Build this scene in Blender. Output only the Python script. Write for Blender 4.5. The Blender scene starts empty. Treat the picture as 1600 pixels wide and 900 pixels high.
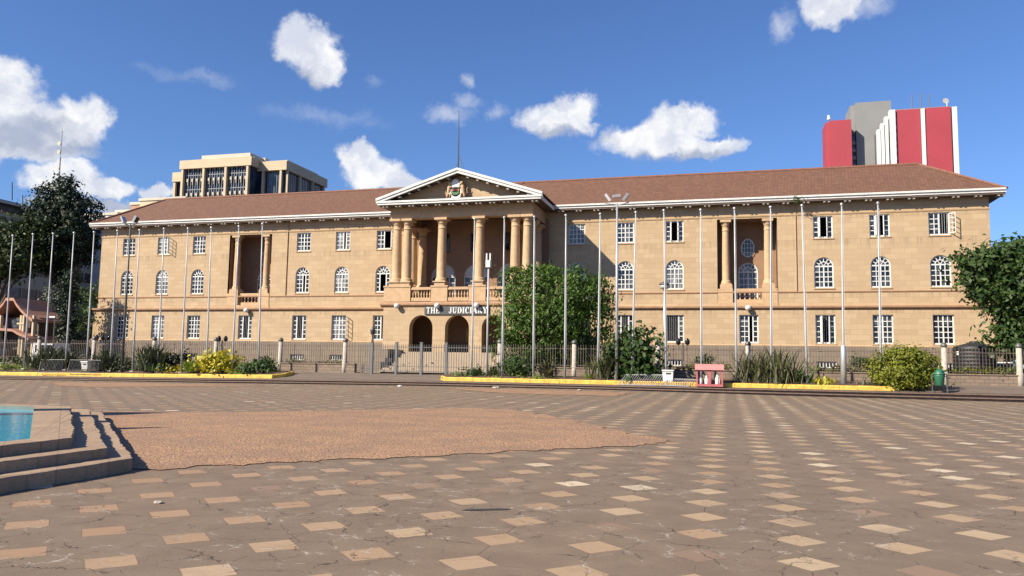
import bpy, math, random
import numpy as np
from mathutils import Vector, Matrix
from mathutils.geometry import tessellate_polygon

random.seed(7)
rad = math.radians
SC = bpy.context.scene
COL = SC.collection

# ------------------------------------------------------------------ camera
F_PX, PITCH, ROLL, YAW, EYE = 1221.7, rad(5.50), rad(-0.905), rad(15.39), 1.6
Fv = np.array([-math.sin(YAW)*math.cos(PITCH), math.cos(YAW)*math.cos(PITCH), math.sin(PITCH)])
Rv = np.array([math.cos(YAW), math.sin(YAW), 0.0]); Uv = np.cross(Rv, Fv)
R2 = Rv*math.cos(ROLL)-Uv*math.sin(ROLL); U2 = Rv*math.sin(ROLL)+Uv*math.cos(ROLL)
cam = bpy.data.objects.new('camera', bpy.data.cameras.new('camera')); COL.objects.link(cam)
cam.data.sensor_width = 36; cam.data.lens = F_PX/1600*36; cam.data.clip_end = 6000; cam.data.clip_start = .1
cam.matrix_world = Matrix(((R2[0], U2[0], -Fv[0], 0), (R2[1], U2[1], -Fv[1], 0), (R2[2], U2[2], -Fv[2], EYE), (0, 0, 0, 1)))
SC.camera = cam
SC.render.resolution_x, SC.render.resolution_y = 1024, 576

def ray(u, v): return Fv+R2*(u-800)/F_PX+U2*(450-v)/F_PX
def P(u, v, Y):
    r = ray(u, v); t = Y/r[1]; return Vector((r[0]*t, Y, EYE+r[2]*t))
def PX(u, v, X):
    r = ray(u, v); t = X/r[0]; return Vector((X, r[1]*t, EYE+r[2]*t))
def edge_z(x): return float(np.interp(x, [-51.7, -41.5, -35, -29.8, -18.3, -7, 3.5, 14.7], [-.18, -.09, -.05, 0, .11, .14, .05, .01]))
def plaza_z(x, y): return edge_z(x)*min(1, max(0, (y-14)/32))
def prom_z(x): return float(np.interp(x, [-53.4, -41.7, -29.4, -17.5, 9], [0, .11, .27, .37, .37]))
def front_z(x, y): return prom_z(x)+(.76-prom_z(x))*min(1, max(0, (y-47)/4.5))
def G(u, v):
    z = 0.
    for _ in range(8):
        r = ray(u, v); t = (z-EYE)/r[2]; x, y = r[0]*t, r[1]*t; z = plaza_z(x, y)
    return x, y

# ------------------------------------------------------------------ light
SUN_AZ, SUN_EL = rad(223.4), rad(35.5)          # azimuth clockwise from +Y
SC.world = W = bpy.data.worlds.new('World'); W.use_nodes = True
SC.view_settings.view_transform = 'Standard'; SC.view_settings.look = 'None'
SC.view_settings.exposure = 0.95; SC.view_settings.gamma = 1
sl = bpy.data.lights.new('sun', 'SUN'); sl.energy = 5.0; sl.angle = rad(.5); sl.color = (1, .89, .71)
so = bpy.data.objects.new('sun', sl); COL.objects.link(so)
to_sun = Vector((math.sin(SUN_AZ)*math.cos(SUN_EL), math.cos(SUN_AZ)*math.cos(SUN_EL), math.sin(SUN_EL)))
so.rotation_euler = to_sun.to_track_quat('Z', 'Y').to_euler(); so.location = (-40, -40, 60)

class NT:
    def __init__(s, tree): s.t = tree; s.n = tree.nodes; s.l = tree.links; s.n.clear()
    def add(s, kind, ins=None, **kw):
        n = s.n.new(kind)
        for k, v in kw.items(): setattr(n, k, v)
        for k, v in (ins or {}).items(): s.put(n.inputs[k], v)
        return n
    def put(s, sock, v):
        if isinstance(v, bpy.types.NodeSocket): s.l.new(v, sock)
        elif isinstance(v, bpy.types.Node): s.l.new(v.outputs[0], sock)
        else:
            if sock.type == 'RGBA' and len(v) == 3: v = (*v, 1)
            sock.default_value = v
    def m(s, op, a, b=None, c=None, clamp=False):
        n = s.n.new('ShaderNodeMath'); n.operation = op; n.use_clamp = clamp
        for i, v in enumerate((a, b, c)):
            if v is not None: s.put(n.inputs[i], v)
        return n.outputs[0]
    def mix(s, f, a, b, mode='MIX'):
        n = s.n.new('ShaderNodeMix'); n.data_type = 'RGBA'; n.blend_type = mode
        s.put(n.inputs[0], f); s.put(n.inputs[6], a); s.put(n.inputs[7], b); return n.outputs[2]
    def step(s, x, lo, hi, a=0., b=1.):
        n = s.n.new('ShaderNodeMapRange'); n.interpolation_type = 'SMOOTHSTEP'
        for i, v in enumerate((x, lo, hi, a, b)): s.put(n.inputs[i], v)
        return n.outputs[0]
    def noise(s, vec, scale, detail=4, rough=.55, col=False):
        n = s.add('ShaderNodeTexNoise', {'Vector': vec, 'Scale': scale, 'Detail': detail, 'Roughness': rough})
        return n.outputs[1 if col else 0]

def build_sky():
    T = NT(W.node_tree)
    out = T.add('ShaderNodeOutputWorld')
    sky = T.add('ShaderNodeTexSky', sky_type='NISHITA', sun_disc=False, sun_elevation=SUN_EL, sun_rotation=SUN_AZ,
                altitude=1200, air_density=1.2, dust_density=1.0, ozone_density=2.6)
    skyc = T.mix(1., sky.outputs[0], (.74, .97, 1.38), 'MULTIPLY')
    bg = T.add('ShaderNodeBackground', {'Color': skyc, 'Strength': .056})
    d = T.add('ShaderNodeTexCoord').outputs['Generated']
    n1 = T.noise(d, 14, 5, .6, True); n2 = T.noise(d, 45, 4, .6, True)
    w = T.add('ShaderNodeVectorMath', {0: n1, 1: (.5, .5, .5)}, operation='SUBTRACT')
    w = T.add('ShaderNodeVectorMath', {0: w, 'Scale': .04}, operation='SCALE')
    w2 = T.add('ShaderNodeVectorMath', {0: n2, 1: (.5, .5, .5)}, operation='SUBTRACT')
    w2 = T.add('ShaderNodeVectorMath', {0: w2, 'Scale': .026}, operation='SCALE')
    dw = T.add('ShaderNodeVectorMath', {0: d, 1: w}, operation='ADD')
    dw = T.add('ShaderNodeVectorMath', {0: dw, 1: w2}, operation='ADD')
    def field(blobs, vec):
        acc = None
        for (u, v, ru, rv) in blobs:
            c = ray(u, v); c = c/np.linalg.norm(c)
            rr = np.cross(c, (0, 0, 1)); rr /= np.linalg.norm(rr); uu = np.cross(rr, c)
            e = Matrix((rr, uu, -c)).transposed().to_euler()
            mp = T.add('ShaderNodeMapping', {'Vector': vec}, vector_type='TEXTURE')
            mp.inputs['Location'].default_value = c; mp.inputs['Rotation'].default_value = e
            mp.inputs['Scale'].default_value = (ru/F_PX, rv/F_PX, .1)
            f = T.m('SUBTRACT', 1., T.add('ShaderNodeVectorMath', {0: mp}, operation='LENGTH').outputs['Value'])
            acc = f if acc is None else T.m('MAXIMUM', acc, f)
        return acc
    dense = [(5, 135, 52, 50), (-40, 185, 80, 62), (60, 195, 60, 38), (128, 195, 46, 46), (30, 222, 110, 26), (98, 276, 60, 32), (165, 292, 44, 20),
             (245, 304, 34, 14), (150, 322, 90, 14), (480, 72, 60, 46), (505, 98, 46, 38), (868, 188, 72, 36), (898, 178, 50, 38),
             (1055, 196, 68, 34), (1015, 220, 100, 32), (1105, 232, 66, 20), (1292, 8, 50, 40), (585, 272, 62, 34), (562, 248, 38, 32), (635, 292, 60, 24),
             (-160, 120, 120, 60), (-330, 240, 160, 50), (1850, 120, 120, 50), (2050, 240, 180, 40)]
    thin = [(735, 122, 22, 15), (705, 180, 62, 20), (732, 163, 30, 20), (778, 178, 26, 20), (1345, 8, 60, 24), (1222, 45, 20, 32), (1040, 240, 120, 16)]
    wisp = [(510, 180, 130, 20), (300, 122, 110, 16), (590, 130, 16, 18)]
    shade = [(10, 215, 95, 30), (120, 232, 90, 18), (480, 128, 60, 22), (160, 322, 130, 20), (1060, 246, 130, 14), (880, 214, 80, 14), (70, 200, 44, 22)]
    den = field(dense, dw)
    fb = T.noise(d, 38, 6, .62)
    den = T.m('ADD', den, T.m('MULTIPLY', T.m('SUBTRACT', fb, .5), .55))
    mask = T.step(den, .04, .42)
    dth = field(thin, dw); dth = T.m('ADD', dth, T.m('MULTIPLY', T.m('SUBTRACT', fb, .55), 1.3))
    mth = T.m('MULTIPLY', T.step(dth, .0, 1.), .5)
    dw_ = T.m('ADD', field(wisp, dw), T.m('MULTIPLY', T.m('SUBTRACT', T.noise(d, 24, 6, .7), .5), 1.6))
    mask = T.m('MAXIMUM', mask, T.m('MAXIMUM', mth, T.m('MULTIPLY', T.step(dw_, .1, 1.3), .24)))
    sh = T.step(T.m('ADD', field(shade, dw), T.m('MULTIPLY', T.m('SUBTRACT', fb, .5), .9)), -.1, .75)
    puff = T.step(T.noise(dw, 26, 5, .6), .35, .68)
    cc = T.mix(puff, (.68, .72, .83), (1., 1., 1.))
    cc = T.mix(T.m('MULTIPLY', sh, .75), cc, (.33, .39, .54))
    bg2 = T.add('ShaderNodeBackground', {'Color': cc, 'Strength': .53})
    mx = T.add('ShaderNodeMixShader', {0: T.m('MULTIPLY', mask, .97), 1: bg, 2: bg2})
    T.l.new(mx.outputs[0], out.inputs[0])
build_sky()
try: W.cycles.sampling_method = 'MANUAL'; W.cycles.sample_map_resolution = 1024
except Exception: pass

# ------------------------------------------------------------------ mesh helpers
ORG = {}
class MB:
    def __init__(s): s.v = []; s.f = []; s.mi = []; s.cur = 0
    def face(s, pts):
        k = len(s.v); s.v += [tuple(p) for p in pts]; s.f.append(tuple(range(k, k+len(pts)))); s.mi.append(s.cur)
    def box(s, x0, x1, y0, y1, z0, z1):
        k = len(s.v)
        s.v += [(x0, y0, z0), (x1, y0, z0), (x1, y1, z0), (x0, y1, z0), (x0, y0, z1), (x1, y0, z1), (x1, y1, z1), (x0, y1, z1)]
        for q in ((0, 3, 2, 1), (4, 5, 6, 7), (0, 1, 5, 4), (1, 2, 6, 5), (2, 3, 7, 6), (3, 0, 4, 7)):
            s.f.append(tuple(k+i for i in q)); s.mi.append(s.cur)
    def prism(s, pts, d):          # closed polygon of 3D points pushed along vector d
        n = len(pts); k = len(s.v); d = Vector(d)
        s.v += [tuple(p) for p in pts]+[tuple(Vector(p)+d) for p in pts]
        s.f.append(tuple(range(k, k+n))); s.f.append(tuple(range(k+2*n-1, k+n-1, -1))); s.mi += [s.cur]*2
        for i in range(n):
            j = (i+1) % n; s.f.append((k+i, k+n+i, k+n+j, k+j)); s.mi.append(s.cur)
    def tube(s, pts, rads, n=8, cap=True):
        if not hasattr(rads, '__len__'): rads = [rads]*len(pts)
        pts = [Vector(p) for p in pts]; k = len(s.v); prev = None
        for i, p in enumerate(pts):
            t = (pts[min(i+1, len(pts)-1)]-pts[max(i-1, 0)]).normalized()
            a = Vector((1, 0, 0)) if abs(t.x) < .9 else Vector((0, 1, 0))
            if prev is not None: a = prev
            b = t.cross(a).normalized(); a = b.cross(t).normalized(); prev = a
            for j in range(n):
                th = 2*math.pi*j/n; s.v.append(tuple(p+(a*math.cos(th)+b*math.sin(th))*rads[i]))
        for i in range(len(pts)-1):
            for j in range(n):
                q = (j+1) % n; s.f.append((k+i*n+j, k+i*n+q, k+(i+1)*n+q, k+(i+1)*n+j)); s.mi.append(s.cur)
        if cap:
            s.f.append(tuple(k+j for j in reversed(range(n)))); s.f.append(tuple(k+(len(pts)-1)*n+j for j in range(n))); s.mi += [s.cur]*2
    def lathe(s, prof, c=(0, 0, 0), n=16):       # prof: (radius, z)
        k = len(s.v)
        for r, z in prof:
            for j in range(n):
                th = 2*math.pi*j/n; s.v.append((c[0]+r*math.cos(th), c[1]+r*math.sin(th), c[2]+z))
        for i in range(len(prof)-1):
            for j in range(n):
                q = (j+1) % n; s.f.append((k+i*n+j, k+i*n+q, k+(i+1)*n+q, k+(i+1)*n+j)); s.mi.append(s.cur)
        s.f.append(tuple(k+j for j in reversed(range(n)))); s.f.append(tuple(k+(len(prof)-1)*n+j for j in range(n))); s.mi += [s.cur]*2
    def build(s, name, mat, parent=None, org=None, smooth=False, bevel=0):
        o0 = ORG.get(parent.name, (0, 0, 0)) if parent else (org or (0, 0, 0))
        me = bpy.data.meshes.new(name)
        vv = [(a-o0[0], b-o0[1], c-o0[2]) for a, b, c in s.v]
        me.from_pydata(vv, [], s.f)
        mats = mat if isinstance(mat, (list, tuple)) else [mat]
        for m in mats: me.materials.append(m)
        if len(mats) > 1: me.polygons.foreach_set('material_index', s.mi)
        if smooth: me.shade_smooth()
        me.update()
        return link(name, me, parent, o0, bevel)
def link(name, me, parent, o0, bevel=0):
    o = bpy.data.objects.new(name, me); COL.objects.link(o)
    if parent: o.parent = parent
    else: o.location = o0
    ORG[o.name] = tuple(o0)
    if bevel:
        b = o.modifiers.new('bevel', 'BEVEL'); b.width = bevel; b.segments = 2; b.limit_method = 'ANGLE'
    return o
def tag(o, label, cat, group=None, kind=None):
    o['label'] = label; o['category'] = cat
    if group: o['group'] = group
    if kind: o['kind'] = kind
    return o
def struct(o): o['kind'] = 'structure'; return o
def thing(name, loc, label, cat, group=None):
    o = bpy.data.objects.new(name, None); COL.objects.link(o); o.location = loc; ORG[o.name] = tuple(loc)
    o.empty_display_size = .2
    return tag(o, label, cat, group)
def put(me_obj, name, parent, loc):         # copy of a locally modelled mesh object as a part at world loc
    c = me_obj.copy(); c.name = name; COL.objects.link(c); c.parent = parent
    o0 = ORG[parent.name]; c.location = (loc[0]-o0[0], loc[1]-o0[1], loc[2]-o0[2]); ORG[c.name] = o0
    return c
CH = {}
def kids(o): return [c for c in bpy.data.objects if c.parent == o]
def copy_tree(o, loc=None, parent=None):
    c = o.copy(); COL.objects.link(c)
    if parent: c.parent = parent
    if loc is not None: c.location = loc
    for ch in kids(o): copy_tree(ch, None, c)
    return c
def holed(mb, outer, holes, y, depth, flip=False, axis='y'):
    """flat wall in the XZ plane at y with reveals of the given depth running back from the holes"""
    rings = [outer]+holes; flat = [p for r in rings for p in r]
    tri = tessellate_polygon([[Vector((p[0], p[1], 0)) for p in r] for r in rings])
    k = len(mb.v); mb.v += [(p[0], y, p[1]) for p in flat]
    for t in tri:
        a, b, c = (Vector((flat[i][0], flat[i][1])) for i in t)
        cr = (b-a).x*(c-a).y-(b-a).y*(c-a).x
        mb.f.append(tuple(k+i for i in (t if cr > 0 else t[::-1]))); mb.mi.append(mb.cur)
    for h in holes:
        n = len(h)
        for i in range(n):
            a, b = h[i], h[(i+1) % n]
            mb.face([(a[0], y, a[1]), (b[0], y, b[1]), (b[0], y+depth, b[1]), (a[0], y+depth, a[1])])
def rect(x0, x1, z0, z1): return [(x0, z0), (x1, z0), (x1, z1), (x0, z1)]
def archp(x0, x1, z0, z1, n=14):            # z1 = crown
    r = (x1-x0)/2; c = (x0+x1)/2; zs = z1-r
    return [(x0, z0), (x1, z0)]+[(c+r*math.cos(math.pi*i/n), zs+r*math.sin(math.pi*i/n)) for i in range(n+1)]

# ------------------------------------------------------------------ materials
def newmat(name):
    m = bpy.data.materials.new(name); m.use_nodes = True; T = NT(m.node_tree)
    out = T.add('ShaderNodeOutputMaterial'); b = T.add('ShaderNodeBsdfPrincipled'); T.l.new(b.outputs[0], out.inputs[0])
    return m, T, b, out
def plain(name, col, rough=.7, metal=0., var=.12, scale=3., bump=0.):
    m, T, b, _ = newmat(name); pos = T.add('ShaderNodeNewGeometry').outputs['Position']
    n = T.noise(pos, scale, 4)
    n2 = T.noise(pos, scale*7, 3)
    f = T.m('ADD', T.m('MULTIPLY', n, .7), T.m('MULTIPLY', n2, .3))
    c = T.mix(T.step(f, .3, .7), tuple(x*(1-var) for x in col), tuple(min(1, x*(1+var)) for x in col))
    T.put(b.inputs['Base Color'], c); T.put(b.inputs['Roughness'], rough); T.put(b.inputs['Metallic'], metal)
    if bump:
        bp = T.add('ShaderNodeBump', {'Height': n2, 'Strength': bump, 'Distance': .02}); T.l.new(bp.outputs[0], b.inputs['Normal'])
    return m
def stone(name, c1, c2, cm, bw=.95, bh=.42, mortar=.012, streak=.35, rough=.85, drips=()):
    m, T, b, _ = newmat(name)
    pos = T.add('ShaderNodeNewGeometry').outputs['Position']; sx = T.add('ShaderNodeSeparateXYZ', {0: pos})
    xx = T.m('ADD', sx.outputs[0], sx.outputs[1])
    v = T.add('ShaderNodeCombineXYZ', {0: xx, 1: sx.outputs[2]})
    br = T.add('ShaderNodeTexBrick', {'Vector': v, 'Scale': 1., 'Mortar Size': mortar, 'Mortar Smooth': .3, 'Bias': 0., 'Brick Width': bw, 'Row Height': bh,
                                      'Color1': c1, 'Color2': c2, 'Mortar': cm}, offset=.5)
    n = T.noise(pos, 9, 6, .65); n2 = T.noise(pos, .6, 3)
    sv = T.add('ShaderNodeCombineXYZ', {0: T.m('MULTIPLY', xx, 2.2), 1: T.m('MULTIPLY', sx.outputs[2], .16)})
    n3 = T.noise(sv, 1., 5, .7)
    c = T.mix(T.m('MULTIPLY', T.step(n, .35, .75), .22), br.outputs[0], tuple(x*.72 for x in c2))
    c = T.mix(T.m('MULTIPLY', T.step(n2, .4, .7), .22), c, tuple(x*.86 for x in c1))
    c = T.mix(T.m('MULTIPLY', T.step(n3, .55, .8), streak), c, tuple(x*.62 for x in c2))
    for zl, ln in drips:
        dz = T.m('SUBTRACT', zl, sx.outputs[2]); band = T.m('MULTIPLY', T.step(dz, 0., .03), T.step(dz, .05, ln, 1., 0.))
        dn = T.noise(T.add('ShaderNodeCombineXYZ', {0: T.m('MULTIPLY', xx, 3.1), 1: zl}), 1., 4, .75)
        c = T.mix(T.m('MULTIPLY', T.m('MULTIPLY', band, T.step(dn, .44, .66)), .5), c, tuple(x*.5 for x in c2))
    T.put(b.inputs['Base Color'], c); T.put(b.inputs['Roughness'], rough)
    bp = T.add('ShaderNodeBump', {'Height': T.m('ADD', T.m('MULTIPLY', br.outputs[1], -1.), T.m('MULTIPLY', n, .35)), 'Strength': .35, 'Distance': .02})
    T.l.new(bp.outputs[0], b.inputs['Normal'])
    return m
def foliage_mat(name, lo, hi, trans=.25, rough=.55):
    m, T, b, out = newmat(name)
    g = T.add('ShaderNodeNewGeometry'); r = g.outputs['Random Per Island']
    n = T.noise(g.outputs['Position'], 1.1, 2)
    f = T.m('ADD', T.m('MULTIPLY', r, .6), T.m('MULTIPLY', T.step(n, .35, .65), .4))
    c = T.mix(f, lo, hi)
    T.put(b.inputs['Base Color'], c); T.put(b.inputs['Roughness'], rough); b.inputs['Specular IOR Level'].default_value = .3
    tr = T.add('ShaderNodeBsdfTranslucent', {'Color': T.mix(.5, c, hi)})
    mx = T.add('ShaderNodeMixShader', {0: trans, 1: b.outputs[0], 2: tr.outputs[0]}); T.l.new(mx.outputs[0], out.inputs[0])
    return m
M = {}
M['stone'] = stone('sandstone', (.575, .422, .262), (.495, .350, .212), (.43, .305, .185), streak=.4, drips=((11.8, 1.1), (7.52, .75), (13.7, .5), (6.16, .6), (3.5, .35)))
M['trim'] = plain('sandstone_trim', (.50, .34, .195), .8, 0, .14, 2., .2)
M['band'] = plain('sandstone_band', (.42, .25, .145), .8, 0, .14, 2., .2)
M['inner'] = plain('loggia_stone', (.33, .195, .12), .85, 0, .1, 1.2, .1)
M['col'] = plain('column_stone', (.56, .375, .215), .75, 0, .12, 2.5, .15)
M['plinth'] = stone('grey_stone', (.29, .225, .165), (.24, .185, .14), (.16, .125, .10), 1.1, .5, .02, .4)
M['lowstone'] = stone('low_wall_stone', (.30, .22, .165), (.22, .165, .125), (.14, .11, .09), .5, .22, .02, .3)
M['step'] = stone('stair_stone', (.46, .37, .27), (.42, .33, .24), (.22, .17, .13), 1.4, 3, .01, .3)
M['white'] = plain('white_paint', (.80, .80, .78), .5, 0, .05, 4)
M['fascia'] = plain('weathered_white', (.74, .73, .70), .6, 0, .12, 2.2)
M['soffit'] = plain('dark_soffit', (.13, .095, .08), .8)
M['bracket'] = plain('bracket_paint', (.40, .36, .32), .7)
M['iron'] = plain('grey_iron', (.15, .145, .145), .5, .3)
M['rail'] = plain('rusty_rail', (.15, .115, .10), .6, .2)
M['galv'] = plain('galvanised', (.62, .63, .65), .38, .55, .08, 6)
M['pole'] = plain('pole_paint', (.52, .53, .55), .45, .15, .07, 5)
M['steel'] = plain('dull_steel', (.22, .22, .22), .5, .4)
M['darkpole'] = plain('dark_pole', (.12, .12, .12), .5, .3)
M['post'] = plain('concrete_post', (.47, .42, .36), .85, 0, .2, 6)
M['yellow'] = plain('kerb_yellow', (.80, .50, .085), .65, 0, .28, 3.5)
M['steps2'] = plain('terrazzo_edge', (.20, .135, .105), .75, 0, .25, 4)
M['soil'] = plain('soil', (.10, .06, .04), .95, 0, .35, 6, .5)
M['asphalt'] = plain('asphalt', (.085, .075, .068), .9, 0, .2, 2, .3)
M['black'] = plain('black_plastic', (.018, .019, .022), .6, 0, .2, 3)
M['pink'] = plain('pink_paint', (.46, .13, .14), .6, 0, .15, 5)
M['green'] = plain('green_plastic', (.03, .16, .09), .45, 0, .15, 5)
M['cream'] = plain('cream_concrete', (.62, .50, .34), .8, 0, .08, .5)
M['creamshade'] = plain('pale_concrete', (.60, .55, .46), .8, 0, .06, .5)
M['red'] = plain('red_panel', (.42, .050, .072), .6, 0, .07, .15)
M['towergrey'] = plain('grey_render', (.26, .265, .27), .8, 0, .06, .2)
M['terra'] = plain('terracotta_sheet', (.46, .235, .16), .7, 0, .1, 3)
M['office'] = stone('office_panels', (.60, .50, .36), (.54, .45, .33), (.16, .13, .10), 1.5, 9, .03, .3)
M['darkframe'] = plain('brown_frame', (.10, .07, .05), .5)
M['dark'] = plain('dark_void', (.02, .018, .017), .6)
M['sign'] = plain('sign_slate', (.07, .075, .08), .6, 0, .2, 4)
M['bark'] = plain('bark', (.12, .085, .06), .9, 0, .3, 8, .6)
M['palebark'] = plain('pale_bark', (.33, .28, .21), .9, 0, .3, 8, .6)
M['tyre'] = plain('tyre_rubber', (.02, .02, .02), .8)
M['carwhite'] = plain('white_car_paint', (.75, .76, .78), .25, 0, .03)
M['cardark'] = plain('dark_car_paint', (.03, .035, .045), .22, 0, .1)
M['carred'] = plain('red_car_paint', (.28, .03, .035), .25, 0, .1)
def glass(name, c1, c2, rough=.08, scale=(2.8, 2.4)):
    m, T, b, _ = newmat(name)
    g = T.add('ShaderNodeNewGeometry').outputs['Position']; sx = T.add('ShaderNodeSeparateXYZ', {0: g})
    a = T.m('FLOOR', T.m('MULTIPLY', T.m('ADD', sx.outputs[0], sx.outputs[1]), scale[0])); c_ = T.m('FLOOR', T.m('MULTIPLY', sx.outputs[2], scale[1]))
    w = T.add('ShaderNodeTexWhiteNoise', {'Vector': T.add('ShaderNodeCombineXYZ', {0: a, 1: c_})}, noise_dimensions='2D')
    n = T.noise(g, .8, 2)
    f = T.m('MULTIPLY', T.step(w.outputs[0], .3, 1.), T.step(n, .35, .6))
    T.put(b.inputs['Base Color'], T.mix(f, c1, c2)); T.put(b.inputs['Roughness'], rough)
    return m
M['glass'] = glass('window_glass', (.012, .014, .02), (.14, .155, .18))
M['curtain'] = glass('curtained_glass', (.10, .11, .13), (.42, .44, .46), .25)
M['greygl'] = glass('office_glass', (.03, .032, .035), (.14, .15, .16), .2, (.6, .5))
M['bluegl'] = glass('tower_glass', (.015, .025, .05), (.07, .10, .16), .12, (.8, .5))
M['carglass'] = plain('car_glass', (.02, .022, .025), .06)

def roof_mat():
    m, T, b, _ = newmat('roof_tiles')
    pos = T.add('ShaderNodeNewGeometry').outputs['Position']; sx = T.add('ShaderNodeSeparateXYZ', {0: pos})
    v = T.add('ShaderNodeCombineXYZ', {0: T.m('ADD', sx.outputs[0], T.m('MULTIPLY', sx.outputs[1], .35)), 1: T.m('MULTIPLY', sx.outputs[2], 1.75)})
    br = T.add('ShaderNodeTexBrick', {'Vector': v, 'Scale': 1., 'Mortar Size': .018, 'Mortar Smooth': .5, 'Brick Width': .26, 'Row Height': .33,
                                      'Color1': (.20, .098, .058), 'Color2': (.145, .070, .043), 'Mortar': (.085, .035, .025)}, offset=.5)
    n = T.noise(pos, 1.4, 5, .7); n2 = T.noise(pos, 14, 4, .6)
    c = T.mix(T.m('MULTIPLY', T.step(n, .4, .7), .35), br.outputs[0], (.15, .062, .045))
    c = T.mix(T.m('MULTIPLY', T.step(n2, .5, .75), .35), c, (.26, .125, .08))
    sc = T.m('FRACT', T.m('MULTIPLY', sx.outputs[2], 1.75/.33))
    T.put(b.inputs['Base Color'], c); T.put(b.inputs['Roughness'], .85)
    bp = T.add('ShaderNodeBump', {'Height': T.m('ADD', T.m('MULTIPLY', sc, -.6), T.m('MULTIPLY', n2, .5)), 'Strength': .6, 'Distance': .03})
    T.l.new(bp.outputs[0], b.inputs['Normal']); return m
M['roof'] = roof_mat()

def plaza_mat():
    m, T, b, _ = newmat('plaza_paving')
    pos = T.add('ShaderNodeNewGeometry').outputs['Position']
    wob = T.noise(pos, 5, 3, .6, True)
    wv = T.add('ShaderNodeVectorMath', {0: wob, 1: (.5, .5, .5)}, operation='SUBTRACT')
    wv = T.add('ShaderNodeVectorMath', {0: wv, 'Scale': .02}, operation='SCALE')
    pw = T.add('ShaderNodeVectorMath', {0: pos, 1: wv}, operation='ADD')
    sx = T.add('ShaderNodeSeparateXYZ', {0: pw})
    L = .884
    u = T.m('DIVIDE', T.m('ADD', sx.outputs[0], .255), L); v = T.m('DIVIDE', T.m('SUBTRACT', sx.outputs[1], 7.031), L)
    iu = T.m('FLOOR', T.m('ADD', u, .5)); iv = T.m('FLOOR', T.m('ADD', v, .5))
    fu = T.m('ABSOLUTE', T.m('SUBTRACT', u, iu)); fv = T.m('ABSOLUTE', T.m('SUBTRACT', v, iv))
    fine = T.noise(pos, 14, 5, .7)
    d = T.m('ADD', T.m('ADD', fu, fv), T.m('MULTIPLY', T.m('SUBTRACT', fine, .5), .035)); r = T.add('ShaderNodeTexWhiteNoise', {'Vector': T.add('ShaderNodeCombineXYZ', {0: iu, 1: iv})}, noise_dimensions='2D')
    tile = T.step(d, .287, .297, 1., 0.)
    r1 = T.add('ShaderNodeSeparateXYZ', {0: r.outputs[1]})
    grain = T.noise(pos, 95, 4, .7); mid = T.noise(pos, 1.3, 6, .7); big = T.noise(pos, .16, 3, .6)
    # ground field
    base = T.mix(T.step(mid, .3, .72), (.198, .141, .097), (.265, .193, .133))
    base = T.mix(T.m('MULTIPLY', T.step(big, .42, .62), .45), base, (.185, .150, .105))
    base = T.mix(T.m('MULTIPLY', T.step(fine, .48, .8), .4), base, (.26, .20, .16))
    base = T.mix(T.m('MULTIPLY', T.step(grain, .48, .7), .6), base, (.33, .26, .20))
    base = T.mix(T.m('MULTIPLY', T.step(grain, .5, .32), .6), base, (.10, .072, .055))
    tc = T.mix(r1.outputs[0], (.39, .26, .155), (.51, .385, .25))
    tc = T.mix(T.m('MULTIPLY', T.step(T.m('ADD', sx.outputs[0], T.m('MULTIPLY', big, 10.)), 6., -3.), .62), tc, (.345, .205, .125))
    tc = T.mix(T.step(r1.outputs[1], .86, .93), tc, (.66, .54, .39))
    tc = T.mix(T.step(r1.outputs[2], .90, .97), tc, (.27, .185, .13))
    tc = T.mix(T.m('MULTIPLY', T.step(fine, .4, .75), .25), tc, (.27, .18, .12))
    tc = T.mix(T.m('MULTIPLY', T.step(grain, .45, .75), .2), tc, (.62, .47, .34))
    worn = T.step(T.m('ADD', T.m('MULTIPLY', mid, .7), T.m('MULTIPLY', big, .5)), .60, .78)
    worn = T.m('MAXIMUM', worn, T.m('MULTIPLY', T.step(T.m('ADD', sx.outputs[1], T.m('MULTIPLY', big, 16.)), 20., 44.), .35))
    tile_v = T.m('MULTIPLY', tile, T.m('SUBTRACT', 1., T.m('MULTIPLY', worn, .55)))
    c = T.mix(tile_v, base, tc)
    edge = T.m('MULTIPLY', T.step(T.m('ABSOLUTE', T.m('SUBTRACT', d, .292)), .004, .011, 1., 0.), .5)
    joint = T.m('MULTIPLY', T.step(T.m('MINIMUM', fu, fv), .003, .009, 1., 0.), T.step(d, .28, .30))
    jm = T.step(T.noise(pos, 1.7, 3), .42, .62)
    joint = T.m('MULTIPLY', joint, T.m('MULTIPLY', jm, .75))
    # cracks
    cv = T.noise(pos, 2.2, 5, .65, True)
    cs = T.add('ShaderNodeVectorMath', {0: cv, 'Scale': .55}, operation='SCALE')
    cp = T.add('ShaderNodeVectorMath', {0: pos, 1: cs}, operation='ADD')
    vo = T.add('ShaderNodeTexVoronoi', {'Vector': cp, 'Scale': 1.15}, feature='DISTANCE_TO_EDGE', voronoi_dimensions='2D')
    vo2 = T.add('ShaderNodeTexVoronoi', {'Vector': cp, 'Scale': 2.9}, feature='DISTANCE_TO_EDGE', voronoi_dimensions='2D')
    zone = T.step(T.noise(pos, .33, 3, .5), .42, .54)
    c1 = T.m('MULTIPLY', T.step(vo.outputs[0], .003, .013, 1., 0.), T.step(T.noise(pos, .9, 3), .42, .56))
    c2 = T.m('MULTIPLY', T.step(vo2.outputs[0], .005, .020, 1., 0.), T.m('MULTIPLY', zone, T.step(T.noise(pos, 1.9, 3), .42, .55)))
    crack = T.m('MAXIMUM', c1, c2)
    pale = T.step(T.noise(pos, 2.6, 4, .6), .50, .60)
    halo = T.m('MULTIPLY', T.step(vo2.outputs[0], .01, .07, 1., 0.), T.m('MULTIPLY', zone, T.m('MULTIPLY', pale, T.step(fine, .45, .62))))
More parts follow.
